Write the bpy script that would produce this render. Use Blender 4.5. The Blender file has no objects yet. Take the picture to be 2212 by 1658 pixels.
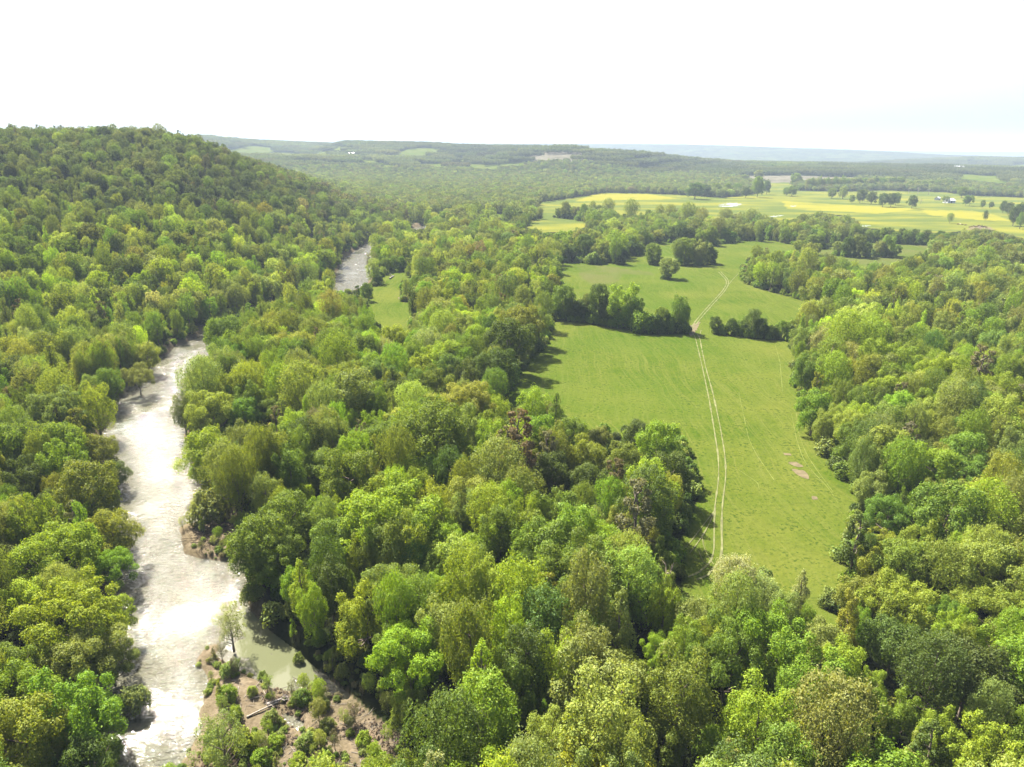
import bpy, math, random
import numpy as np
from mathutils import Matrix, Vector

random.seed(7)
rng = np.random.default_rng(7)
SC = bpy.context.scene
COL = SC.collection

# ------------------------------------------------------------------ camera
CAM_H = 90.0
PW, PH, FPX = 2212.0, 1658.0, 1535.0          # picture frame used for measuring the photograph
PITCH, ROLL = math.radians(18.35), math.radians(0.7)
cp, sp = math.cos(PITCH), math.sin(PITCH)
FW = np.array([0, cp, -sp]); R0 = np.array([1.0, 0, 0]); U0 = np.array([0, sp, cp])
RT = math.cos(ROLL) * R0 + math.sin(ROLL) * U0
UP = math.cos(ROLL) * U0 - math.sin(ROLL) * R0
cam_data = bpy.data.cameras.new('camera')
cam_data.sensor_width = 36.0
cam_data.lens = 36.0 * FPX / PW
cam_data.clip_start = 1.0
cam_data.clip_end = 90000.0
cam = bpy.data.objects.new('camera', cam_data)
COL.objects.link(cam)
M = Matrix(((RT[0], UP[0], -FW[0], 0), (RT[1], UP[1], -FW[1], 0), (RT[2], UP[2], -FW[2], CAM_H), (0, 0, 0, 1)))
cam.matrix_world = M
SC.camera = cam

# ------------------------------------------------------------------ light
SUN_AZ, SUN_EL = math.radians(-38), math.radians(50)      # azimuth from +Y, negative = left
world = bpy.data.worlds.new('World')
SC.world = world
world.use_nodes = True
wn = world.node_tree.nodes; wl = world.node_tree.links
for n in list(wn): wn.remove(n)
sky = wn.new('ShaderNodeTexSky'); sky.sky_type = 'NISHITA'; sky.sun_disc = False
sky.sun_elevation = SUN_EL
sky.sun_rotation = SUN_AZ
sky.altitude = 150; sky.air_density = 1.0; sky.dust_density = 5.0; sky.ozone_density = 1.0
bg = wn.new('ShaderNodeBackground'); bg.inputs['Strength'].default_value = 0.057
wo = wn.new('ShaderNodeOutputWorld')
wl.new(sky.outputs[0], bg.inputs['Color']); wl.new(bg.outputs[0], wo.inputs['Surface'])
sun_d = bpy.data.lights.new('sun', 'SUN'); sun_d.energy = 5.0; sun_d.angle = math.radians(0.53)
sun_d.color = (1.0, 0.955, 0.88)
sun = bpy.data.objects.new('sun', sun_d); COL.objects.link(sun)
SUNV = Vector((math.sin(SUN_AZ) * math.cos(SUN_EL), math.cos(SUN_AZ) * math.cos(SUN_EL), math.sin(SUN_EL)))
sun.rotation_euler = SUNV.to_track_quat('Z', 'Y').to_euler()
sun.location = (0, 0, 300)
SC.view_settings.view_transform = 'Standard'
SC.view_settings.look = 'None'
SC.view_settings.gamma = 1.0
SC.view_settings.use_curve_mapping = False
SC.view_settings.exposure = 2.7
cy = SC.cycles
cy.max_bounces = 5; cy.diffuse_bounces = 2; cy.glossy_bounces = 2; cy.transmission_bounces = 3
cy.volume_bounces = 0; cy.transparent_max_bounces = 8
cy.use_denoising = True
cy.sample_clamp_direct = 0; cy.sample_clamp_indirect = 6
cy.use_adaptive_sampling = False

# ------------------------------------------------------------------ measuring helpers
CAMP = np.array([0, 0, CAM_H])
def project(P):
    P = np.asarray(P, float); d = P - CAMP
    z = d @ FW; zz = np.where(z > 1e-3, z, 1e-3)
    px = PW / 2 + FPX * (d @ RT) / zz; py = PH / 2 - FPX * (d @ UP) / zz
    px = np.where(z > 1e-3, px, -1e6)
    return px, py, z
def raydir(px, py):
    d = FW * FPX + RT * (px - PW / 2) + UP * (PH / 2 - py)
    return d / np.linalg.norm(d)
def ground(px, py, z=0.0):
    d = raydir(px, py)
    t = (z - CAM_H) / d[2]
    return CAMP + d * t
def z_at(px, py, r):
    d = raydir(px, py); return CAM_H + r * d[2] / math.hypot(d[0], d[1])
def az_of(px, py):
    d = raydir(px, py); return math.atan2(d[0], d[1])
def pip(px, py, poly):
    poly = np.asarray(poly, float)
    c = np.zeros(px.shape, bool); n = len(poly); j = n - 1
    x0, y0 = poly.min(0); x1, y1 = poly.max(0)
    m = (px >= x0) & (px <= x1) & (py >= y0) & (py <= y1)
    if not m.any(): return c
    ax, ay = px[m], py[m]; cc = np.zeros(ax.shape, bool)
    for i in range(n):
        xi, yi = poly[i]; xj, yj = poly[j]
        if yi != yj:
            cc ^= ((yi > ay) != (yj > ay)) & (ax < (xj - xi) * (ay - yi) / (yj - yi) + xi)
        j = i
    c[m] = cc
    return c
def seg_dist(x, y, pts):
    best = np.full(x.shape, 1e9); par = np.zeros(x.shape)
    for i in range(len(pts) - 1):
        ax, ay = pts[i][:2]; bx, by = pts[i + 1][:2]
        dx, dy = bx - ax, by - ay; L = dx * dx + dy * dy + 1e-9
        t = np.clip(((x - ax) * dx + (y - ay) * dy) / L, 0, 1)
        d = np.hypot(x - ax - t * dx, y - ay - t * dy)
        m = d < best; best = np.where(m, d, best); par = np.where(m, i + t, par)
    return best, par
def sstep(a, b, x):
    t = np.clip((x - a) / (b - a), 0, 1); return t * t * (3 - 2 * t)
_NT = np.random.default_rng(3).random((256, 256))
def vnoise(x, y, s, seed=0):
    x = np.asarray(x) / s + seed * 17.3; y = np.asarray(y) / s + seed * 9.1
    xi = np.floor(x).astype(int); yi = np.floor(y).astype(int); fx = x - xi; fy = y - yi
    fx = fx * fx * (3 - 2 * fx); fy = fy * fy * (3 - 2 * fy)
    g = lambda a, b: _NT[a % 256, b % 256]
    return (g(xi, yi) * (1 - fx) + g(xi + 1, yi) * fx) * (1 - fy) + (g(xi, yi + 1) * (1 - fx) + g(xi + 1, yi + 1) * fx) * fy
def fbm(x, y, s, seed=0, o=4):
    v = 0; a = .5
    for k in range(o): v = v + a * vnoise(x, y, s / 2 ** k, seed + k); a *= .5
    return v / (1 - .5 ** o)

def zoomed(off, f, pts): return [(off[0] + f * a, off[1] + f * b) for a, b in pts]
Z6 = lambda pts: zoomed((1475, 664), .3558, pts)
ZB = lambda pts: zoomed((1106, 332), .26666, pts)
ZA = lambda pts: zoomed((1696, 295), .23335, pts)
ZC = lambda pts: zoomed((442, 280), .33333, pts)
ZG = lambda pts: zoomed((442, 1253), .26666, pts)

# ------------------------------------------------------------------ the lie of the land, measured in the photograph
WATER_Z = -3.2
F_LOW = [(1200, 688), (1262, 690), (1330, 701), (1400, 719), (1480, 724), (1486, 706), (1515, 706), (1560, 727), (1640, 733), (1700, 740), (1712, 760), (1708, 800),
         (1720, 850), (1735, 900), (1760, 950), (1800, 1010), (1842, 1065), (1835, 1110), (1825, 1160), (1818, 1200), (1815, 1240), (1775, 1292),
         (1752, 1255), (1728, 1250), (1700, 1290), (1668, 1240), (1622, 1200), (1580, 1212), (1555, 1226), (1500, 1250), (1478, 1225), (1470, 1160), (1515, 1040),
         (1506, 1000), (1494, 960), (1468, 925), (1400, 908), (1350, 918), (1310, 905), (1240, 915), (1215, 880), (1190, 865), (1160, 880), (1110, 860),
         (1078, 868), (1090, 850), (1120, 815), (1140, 775), (1180, 745), (1192, 712)]
F_MID = ZB([(380, 880), (590, 890), (750, 895), (880, 850), (1060, 820), (1200, 715), (1310, 725), (1650, 750), (1760, 720), (1950, 700), (2120, 705)]) + \
        [(1727, 533), (1727, 545), (1690, 541), (1634, 531), (1600, 572), (1602, 612), (1666, 631), (1696, 639), (1757, 656), (1705, 692), (1700, 742), (1560, 729), (1480, 724),
         (1400, 719), (1330, 701), (1262, 690), (1200, 688), (1192, 650), (1225, 625), (1212, 595)]
F_RIGHT = [(1760, 540), (1801, 533), (1880, 522), (1930, 524), (1970, 526), (2022, 532), (2000, 545), (1950, 556), (1935, 570), (1880, 572), (1840, 562), (1790, 553)]
F_YEL = [(1159, 439), (1210, 432), (1310, 417), (1400, 419), (1480, 422), (1555, 428), (1600, 424), (1640, 418), (1662, 400), (1660, 392), (1700, 391), (1724, 412),
         (1808, 415), (1906, 412), (2046, 416), (2088, 423), (2230, 428), (2230, 522), (2170, 505), (2139, 496), (2093, 500), (1976, 505), (1918, 498), (1859, 491),
         (1855, 470), (1766, 460), (1696, 474), (1602, 457), (1546, 470), (1506, 450), (1410, 455), (1386, 465), (1335, 460), (1293, 441), (1197, 452), (1197, 471),
         (1266, 477), (1263, 492), (1239, 500), (1172, 503), (1138, 492), (1141, 476), (1173, 470), (1173, 455)]
F_STRIP = [(1597, 380), (1700, 380), (1850, 383), (1852, 389), (1730, 395), (1660, 395), (1600, 391)]
F_EAST = [(2039, 375), (2192, 383), (2175, 398), (2130, 393), (2060, 386)]
F_WEDGE = [(1037, 459), (1105, 465), (1100, 474), (1050, 466)]
F_LAWN = [(841, 586), (885, 586), (886, 594), (865, 606), (862, 633), (859, 643), (865, 651), (895, 652), (893, 660), (886, 675), (884, 696), (878, 716), (850, 718), (827, 713),
          (817, 690), (793, 675), (791, 655), (799, 643), (798, 637), (808, 624), (829, 600)]
RIV_NEAR = [(255, 1700), (290, 1600), (300, 1560), (318, 1520), (290, 1440), (300, 1370), (275, 1310), (285, 1220), (303, 1195), (298, 1160), (265, 1120), (262, 1080), (277, 1060), (262, 1020),
            (250, 960), (262, 900), (300, 862), (340, 822), (375, 775), (420, 745), (470, 724), (480, 728), (430, 762), (400, 800), (372, 835), (342, 872),
            (342, 910), (375, 960), (385, 1010), (415, 1085), (410, 1120), (410, 1185), (430, 1200), (480, 1200), (512, 1240), (520, 1310), (560, 1352), (640, 1412), (690, 1465),
            (600, 1480), (530, 1440), (490, 1418), (462, 1422), (475, 1490), (470, 1560), (410, 1640), (380, 1700)]
RIV_POOL = [(775, 546), (788, 546), (787, 565), (790, 583), (803, 595), (803, 612), (790, 615), (757, 621), (724, 626), (729, 607), (750, 591), (754, 571), (760, 561)]
FAR_FIELDS = [ZC([(700, 150), (800, 146), (860, 156), (760, 164)]), ZC([(1900, 225), (2040, 222), (2060, 236), (1930, 240)]), ZC([(1130, 232), (1230, 228), (1240, 238), (1150, 242)]), ZC([(1290, 262), (1400, 258), (1420, 268), (1310, 272)]),
              ZC([(450, 150), (590, 150), (590, 170), (460, 172)]), ZC([(160, 135), (300, 108), (460, 120), (430, 150), (330, 168)]),
              ZC([(1020, 195), (1110, 190), (1110, 215), (1050, 220)]), ZC([(1220, 165), (1330, 125), (1530, 125), (1510, 150), (1400, 175)]),
              ZC([(1420, 225), (1590, 222), (1580, 245), (1480, 245)]), ZC([(1620, 190), (1720, 190), (1720, 206), (1640, 206)]),
              ZC([(1650, 220), (1900, 230), (1900, 262), (1840, 262), (1700, 245)]), ZC([(2160, 258), (2212, 250), (2240, 256), (2200, 272)]),
              ZC([(840, 112), (950, 108), (955, 132), (850, 135)])]
LOGGED = [(1135, 342), (1175, 327), (1240, 324), (1266, 332), (1290, 350), (1180, 352)]
SAND_FAR = [(888, 484), (900, 481), (934, 490), (930, 494), (890, 492)]
GRAVEL = [(462, 1405), (500, 1405), (560, 1440), (612, 1470), (690, 1462), (735, 1490), (800, 1545), (860, 1590), (900, 1640), (960, 1720), (380, 1720), (415, 1650), (470, 1560), (472, 1490)]
GRAVEL_VIS = [(470, 1412), (520, 1412), (600, 1470), (700, 1468), (745, 1495), (800, 1545), (850, 1595), (820, 1650), (700, 1665), (600, 1640), (500, 1600), (468, 1560)]
BARE_BANK = [(408, 1140), (440, 1135), (482, 1145), (490, 1205), (440, 1200), (412, 1192)]
BACKWATER = [(505, 1300), (560, 1352), (640, 1412), (692, 1465), (640, 1482), (600, 1478), (530, 1440), (485, 1412)]
POOL_SMALL = ZG([(880, 820), (960, 800), (1060, 860), (1160, 930), (1150, 965), (1080, 950), (960, 880)])
PUDDLE = ZG([(640, 1100), (720, 1110), (800, 1180), (770, 1200), (700, 1180)])
RIV_C = [(430, 2300, 13), (385, 1900, 13), (370, 1680, 12.5), (378, 1560, 12), (380, 1480, 12), (375, 1400, 13), (392, 1290, 14), (395, 1230, 14), (345, 1130, 12.5), (330, 1060, 12), (318, 990, 12),
         (305, 930, 12.5), (325, 872, 12), (375, 805, 11.5), (430, 752, 11.5), (500, 716, 11.5), (590, 688, 11), (660, 660, 12), (742, 622, 14), (768, 592, 14), (773, 560, 13), (787, 542, 9), (812, 524, 8), (860, 505, 9), (930, 490, 11), (980, 470, 11)]
RIV_W = [ground(a, b, WATER_Z) for a, b, c in RIV_C]; RIV_HW = np.array([c for a, b, c in RIV_C])

HILL = [(-1500, 285, 900), (-700, 280, 900), (0, 271, 900), (100, 270, 890), (250, 275, 880), (350, 283, 870), (440, 302, 860), (500, 330, 860), (600, 366, 880), (680, 402, 920), (760, 432, 980)]
HILL_FOOT = [(-1500, 300), (0, 320), (250, 370), (440, 420), (600, 520), (760, 700), (860, 850)]
H_AZ = [az_of(a, b) for a, b, r in HILL] + [az_of(860, 455)]
H_Z = [max(0, z_at(a, b, r) - 13.5) for a, b, r in HILL] + [0]
H_R = [r for a, b, r in HILL] + [1000]
HF_AZ = [az_of(a, 400) for a, r in HILL_FOOT]; HF_R = [r for a, r in HILL_FOOT]
def ridge(table, th, front, back, r, extra_r=None):
    az = [az_of(a, b) for a, b, rr, t in table]; z = [max(0.0, z_at(a, b, rr) - t) for a, b, rr, t in table]; rc = [rr for a, b, rr, t in table]
    Z = np.interp(th, az, z); RC = np.interp(th, az, rc)
    f = np.where(r < RC, sstep(RC - front, RC, r), 1 - sstep(RC, RC + back, r))
    return Z * f
T = 12
RIDGES = [  # skyline pixels, distance, tree height
    ([(-1600, 330, 4200, T), (300, 300, 4200, T), (442, 293, 4200, T), (509, 300, 4300, T), (609, 305, 4500, T), (700, 308, 4600, T), (760, 320, 4600, T), (900, 345, 4600, T)], 2000, 2500),
    ([(600, 345, 3600, T), (700, 318, 3600, T), (736, 309, 3600, T), (759, 305, 3600, T), (842, 306, 3500, T), (942, 310, 3400, T), (1042, 313.5, 3300, T), (1176, 317, 3000, T), (1200, 325, 3000, T), (1300, 345, 3000, T)], 1300, 1500),
    ([(1050, 340, 2650, T), (1130, 326, 2650, T), (1187, 315, 2650, T), (1230, 314, 2650, T), (1288, 321, 2650, T), (1371, 325, 2700, T), (1475, 339, 2900, T), (1608, 351, 3100, T), (1680, 360, 3200, T)], 750, 900),
    ([(-1600, 320, 9000, T), (500, 312, 9000, T), (1100, 312, 9000, T), (1170, 311, 9000, T), (1475, 313, 8600, T), (1608, 318, 8200, T), (1775, 323, 8000, T), (1908, 328, 7800, T), (2041, 336, 7600, T), (2300, 345, 7600, T), (3200, 350, 7600, T)], 1700, 2600),
    ([(1850, 352, 5200, T), (1960, 346, 5200, T), (2041, 343, 5200, T), (2108, 341, 5200, T), (2212, 341, 5200, T), (3200, 335, 5200, T)], 1000, 1200),
    ([(1500, 340, 13500, 0), (1850, 330, 13500, 0), (1961, 327, 13500, 0), (2212, 329, 13500, 0), (3400, 340, 13500, 0)], 2500, 2500),
    ([(-1600, 314, 17000, 0), (400, 306, 17000, 0), (700, 309, 17000, 0), (1200, 318, 17000, 0)], 3000, 3000),
    ([(1560, 327, 22000, 0), (1690, 318, 22000, 0), (1712, 313, 22000, 0), (1735, 306, 22000, 0), (1794, 307, 22000, 0), (1824, 314, 22000, 0), (1908, 313, 22000, 0), (1941, 315, 22000, 0), (1994, 312, 22000, 0), (2041, 310, 22000, 0), (2212, 315, 22000, 0), (3400, 330, 22000, 0)], 2500, 2500)]
def hill_h(th, r):
    Z = np.interp(th, H_AZ, H_Z); RC = np.interp(th, H_AZ, H_R); RF = np.interp(th, HF_AZ, HF_R)
    t = np.clip((r - RF) / np.maximum(RC - RF, 60), 0, 1)
    up = t ** 1.25 * (1 - .25 * t * t) / .75
    dn = 1 - .75 * sstep(RC + 60, RC + 900, r)
    return Z * np.where(r < RC, up, dn)
def terrain(x, y, full=False):
    x = np.asarray(x, float); y = np.asarray(y, float)
    r = np.hypot(x, y); th = np.arctan2(x, y)
    front = sstep(-1.2, -1.0, th) * (1 - sstep(1.0, 1.3, th)) * 1.0
    z = hill_h(th, r) * sstep(-2.2, -1.5, th)
    z = z + (fbm(x, y, 160, 5) - .5) * 12 * sstep(8, 50, z)
    for tb, fr, bk in RIDGES:
        rz = ridge(tb, th, fr, bk, r)
        rz = rz * (1 + (fbm(x, y, 900, 11) - .5) * .16 * sstep(2000, 3000, r) * (1 - sstep(.93, .99, rz / np.maximum(1, rz.max()))))
        z = np.maximum(z, rz * np.maximum(front, .3))
    z = z + (fbm(x, y, 420, 2) - .5) * 5 * sstep(900, 2500, r)
    z = z + (fbm(x, y, 60, 8) - .5) * .7
    d, par = seg_dist(x, y, RIV_W)
    hw = np.interp(par, np.arange(len(RIV_HW)), RIV_HW) + (fbm(x, y, 14, 4) - .5) * 5
    m = d < 60
    ch = sstep(hw + 4.5, hw - 2.5, d) if False else 1 - sstep(-2.5, 4.5, d - hw)
    z = z * (1 - ch) + (-5.2) * ch
    px, py, zz = project(np.stack([x, y, np.full_like(x, WATER_Z)], -1))
    near = r < 330
    def blend(z, poly, lvl, soft):
        if not near.any(): return z
        W = np.array([ground(a, b, WATER_Z)[:2] for a, b in poly])
        ins = np.zeros(x.shape, bool); ins[near] = pip(x[near], y[near], W)
        dd = np.full(x.shape, 1e3); q, _ = seg_dist(x[near], y[near], list(W) + [W[0]]); dd[near] = q
        w = np.where(ins, 1.0, 1 - sstep(0, soft, dd))
        w = np.clip(w + (fbm(x, y, 6, 55) - .5) * .9 * 4 * w * (1 - w), 0, 1)
        return z * (1 - w) + lvl * w
    z = blend(z, GRAVEL, -2.5 + (fbm(x, y, 9, 21) - .5) * 1.1, 7)
    z = blend(z, BARE_BANK, -2.3, 5)
    z = blend(z, BACKWATER, -4.2, 2.5)
    z = blend(z, POOL_SMALL, -3.6, 1.2)
    z = blend(z, PUDDLE, -3.6, 1.0)
    return z

# ------------------------------------------------------------------ mesh helpers
def new_mesh(name, V, F4=None, F3=None, mats=(), midx=None, smooth=False):
    me = bpy.data.meshes.new(name)
    V = np.asarray(V, np.float32).reshape(-1, 3)
    loops = []; starts = []; n = 0
    for F, k in ((F4, 4), (F3, 3)):
        if F is not None and len(F):
            F = np.asarray(F, np.int32); loops.append(F.ravel()); starts.append(n + np.arange(len(F)) * k); n += F.size
    L = np.concatenate(loops).astype(np.int32); S = np.concatenate(starts).astype(np.int32)
    me.vertices.add(len(V)); me.vertices.foreach_set('co', V.ravel())
    me.loops.add(len(L)); me.loops.foreach_set('vertex_index', L)
    me.polygons.add(len(S)); me.polygons.foreach_set('loop_start', S)
    for m in mats: me.materials.append(m)
    if midx is not None: me.polygons.foreach_set('material_index', np.asarray(midx, np.int32))
    me.polygons.foreach_set('use_smooth', np.full(len(S), smooth, bool))
    me.update(); me.validate(verbose=False)
    return me
def link(name, me, parent=None, **props):
    o = bpy.data.objects.new(name, me); COL.objects.link(o)
    if parent is not None: o.parent = parent
    for k, v in props.items(): o[k] = v
    return o
class Geo:
    def __init__(s): s.v = []; s.f4 = []; s.f3 = []; s.n = 0
    def add(s, V, F4=None, F3=None):
        V = np.asarray(V, float).reshape(-1, 3)
        if F4 is not None and len(F4): s.f4.append(np.asarray(F4, int) + s.n)
        if F3 is not None and len(F3): s.f3.append(np.asarray(F3, int) + s.n)
        s.v.append(V); s.n += len(V)
    def box(s, c, d, rz=0.0):
        c = np.asarray(c, float); d = np.asarray(d, float) / 2
        V = np.array([(i, j, k) for i in (-1, 1) for j in (-1, 1) for k in (-1, 1)], float) * d
        ca, sa = math.cos(rz), math.sin(rz); V = V @ np.array([[ca, sa, 0], [-sa, ca, 0], [0, 0, 1]]) + c
        s.add(V, [(0, 1, 3, 2), (4, 6, 7, 5), (0, 4, 5, 1), (2, 3, 7, 6), (0, 2, 6, 4), (1, 5, 7, 3)])
    def tube(s, P, R, k=6):
        P = np.asarray(P, float); n = len(P); V = []
        for i in range(n):
            t = P[min(i + 1, n - 1)] - P[max(i - 1, 0)]; t = t / (np.linalg.norm(t) + 1e-9)
            a = np.cross(t, (0.3, 0.9, 0.1) if abs(t[2]) > .8 else (0, 0, 1.0)); a /= np.linalg.norm(a) + 1e-9; b = np.cross(t, a)
            for j in range(k):
                w = 2 * math.pi * j / k; V.append(P[i] + R[i] * (math.cos(w) * a + math.sin(w) * b))
        F = [(i * k + j, i * k + (j + 1) % k, (i + 1) * k + (j + 1) % k, (i + 1) * k + j) for i in range(n - 1) for j in range(k)]
        s.add(V, F)
        s.add([P[-1] + 0 * P[-1]] + V[-k:], None, [(0, 1 + j, 1 + (j + 1) % k) for j in range(k)])
    def arrays(s):
        return np.concatenate(s.v), (np.concatenate(s.f4) if s.f4 else None), (np.concatenate(s.f3) if s.f3 else None)
    def mesh(s, name, mats, smooth=False):
        V, a, b = s.arrays(); return new_mesh(name, V, a, b, mats, smooth=smooth)

# ------------------------------------------------------------------ materials
ALB = .51      # one factor on every base colour, balanced against the exposure
def mat(name):
    m = bpy.data.materials.new(name); m.use_nodes = True
    nt = m.node_tree
    for n in list(nt.nodes): nt.nodes.remove(n)
    out = nt.nodes.new('ShaderNodeOutputMaterial')
    return m, nt, out
def N(nt, t, **kw):
    n = nt.nodes.new(t)
    for k, v in kw.items():
        if k.startswith('i_'): n.inputs[k[2:].replace('_', ' ')].default_value = v
        else: setattr(n, k, v)
    return n
def noise(nt, vec, scale, detail=4, rough=.55):
    n = N(nt, 'ShaderNodeTexNoise'); n.inputs['Scale'].default_value = scale; n.inputs['Detail'].default_value = detail; n.inputs['Roughness'].default_value = rough
    nt.links.new(vec, n.inputs['Vector']); return n.outputs['Fac']
def ramp(nt, fac, stops, interp='LINEAR'):
    r = N(nt, 'ShaderNodeValToRGB'); r.color_ramp.interpolation = interp
    e = r.color_ramp.elements
    while len(e) < len(stops): e.new(.5)
    for k, (p, c) in enumerate(stops):
        e[k].position = p; e[k].color = (*c, 1) if len(c) == 3 else c
    nt.links.new(fac, r.inputs[0]); return r.outputs['Color']
def mix(nt, fac, a, b, mode='MIX'):
    m = N(nt, 'ShaderNodeMix', data_type='RGBA', blend_type=mode)
    for sck, v in ((m.inputs[0], fac), (m.inputs[6], a), (m.inputs[7], b)):
        if hasattr(v, 'links'): nt.links.new(v, sck)
        elif isinstance(v, (int, float)): sck.default_value = v
        else: sck.default_value = (*v, 1)
    return m.outputs[2]
def mth(nt, op, a, b=None, c=None):
    m = N(nt, 'ShaderNodeMath', operation=op)
    for i, v in enumerate((a, b, c)):
        if v is None: continue
        if hasattr(v, 'links'): nt.links.new(v, m.inputs[i])
        else: m.inputs[i].default_value = v
    return m.outputs[0]

def leaf_material():
    m, nt, out = mat('foliage')
    at = N(nt, 'ShaderNodeAttribute', attribute_type='INSTANCER', attribute_name='tint')
    geo = N(nt, 'ShaderNodeNewGeometry')
    rnd = geo.outputs['Random Per Island']
    v = mth(nt, 'MULTIPLY_ADD', rnd, .36, 1.17)
    col = mix(nt, 1.0, at.outputs['Color'], (1, 1, 1), 'MULTIPLY')
    hs = N(nt, 'ShaderNodeHueSaturation'); nt.links.new(col, hs.inputs['Color']); nt.links.new(v, hs.inputs['Value'])
    nt.links.new(mth(nt, 'MULTIPLY_ADD', rnd, -.03, .515), hs.inputs['Hue'])
    c = hs.outputs[0]
    d = N(nt, 'ShaderNodeBsdfDiffuse'); nt.links.new(c, d.inputs['Color'])
    tr = N(nt, 'ShaderNodeBsdfTranslucent')
    nt.links.new(mix(nt, 1.0, c, (1.45, 1.4, .5), 'MULTIPLY'), tr.inputs['Color'])
    g = N(nt, 'ShaderNodeBsdfGlossy'); g.inputs['Roughness'].default_value = .6; g.inputs['Color'].default_value = (.8, .85, .8, 1)
    a = N(nt, 'ShaderNodeMixShader'); a.inputs[0].default_value = .4
    nt.links.new(d.outputs[0], a.inputs[1]); nt.links.new(tr.outputs[0], a.inputs[2])
    b = N(nt, 'ShaderNodeMixShader'); b.inputs[0].default_value = .012
    nt.links.new(a.outputs[0], b.inputs[1]); nt.links.new(g.outputs[0], b.inputs[2])
    nt.links.new(b.outputs[0], out.inputs['Surface'])
    return m
def bark_material(name, c1, c2):
    m, nt, out = mat(name)
    tc = N(nt, 'ShaderNodeTexCoord')
    mp = N(nt, 'ShaderNodeMapping'); mp.inputs['Scale'].default_value = (3, 3, .6); nt.links.new(tc.outputs['Object'], mp.inputs[0])
    c = ramp(nt, noise(nt, mp.outputs[0], 1.5), [(.35, c1), (.65, c2)])
    p = N(nt, 'ShaderNodeBsdfPrincipled'); p.inputs['Roughness'].default_value = .9; p.inputs['Specular IOR Level'].default_value = .08
    nt.links.new(c, p.inputs['Base Color']); nt.links.new(p.outputs[0], out.inputs['Surface'])
    return m
LEAF = leaf_material()
BARK = bark_material('bark', (.06, .045, .03), (.16, .13, .1))
PALE_BARK = bark_material('pale_bark', (.38, .36, .33), (.62, .6, .56))
DEAD_WOOD = bark_material('dead_wood', (.1, .085, .075), (.24, .21, .19))

def simple(name, c, rough=.8, var=.25, scale=3.0, metal=0):
    m, nt, out = mat(name)
    tc = N(nt, 'ShaderNodeTexCoord')
    f = noise(nt, tc.outputs['Object'], scale); c = tuple(q * ALB for q in c)
    col = ramp(nt, f, [(.3, tuple(x * (1 - var) for x in c)), (.7, tuple(min(1, x * (1 + var)) for x in c))])
    p = N(nt, 'ShaderNodeBsdfPrincipled'); p.inputs['Specular IOR Level'].default_value = .5 if rough < .6 else .04; p.inputs['Roughness'].default_value = rough; p.inputs['Metallic'].default_value = metal
    nt.links.new(col, p.inputs['Base Color']); nt.links.new(p.outputs[0], out.inputs['Surface'])
    return m

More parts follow.
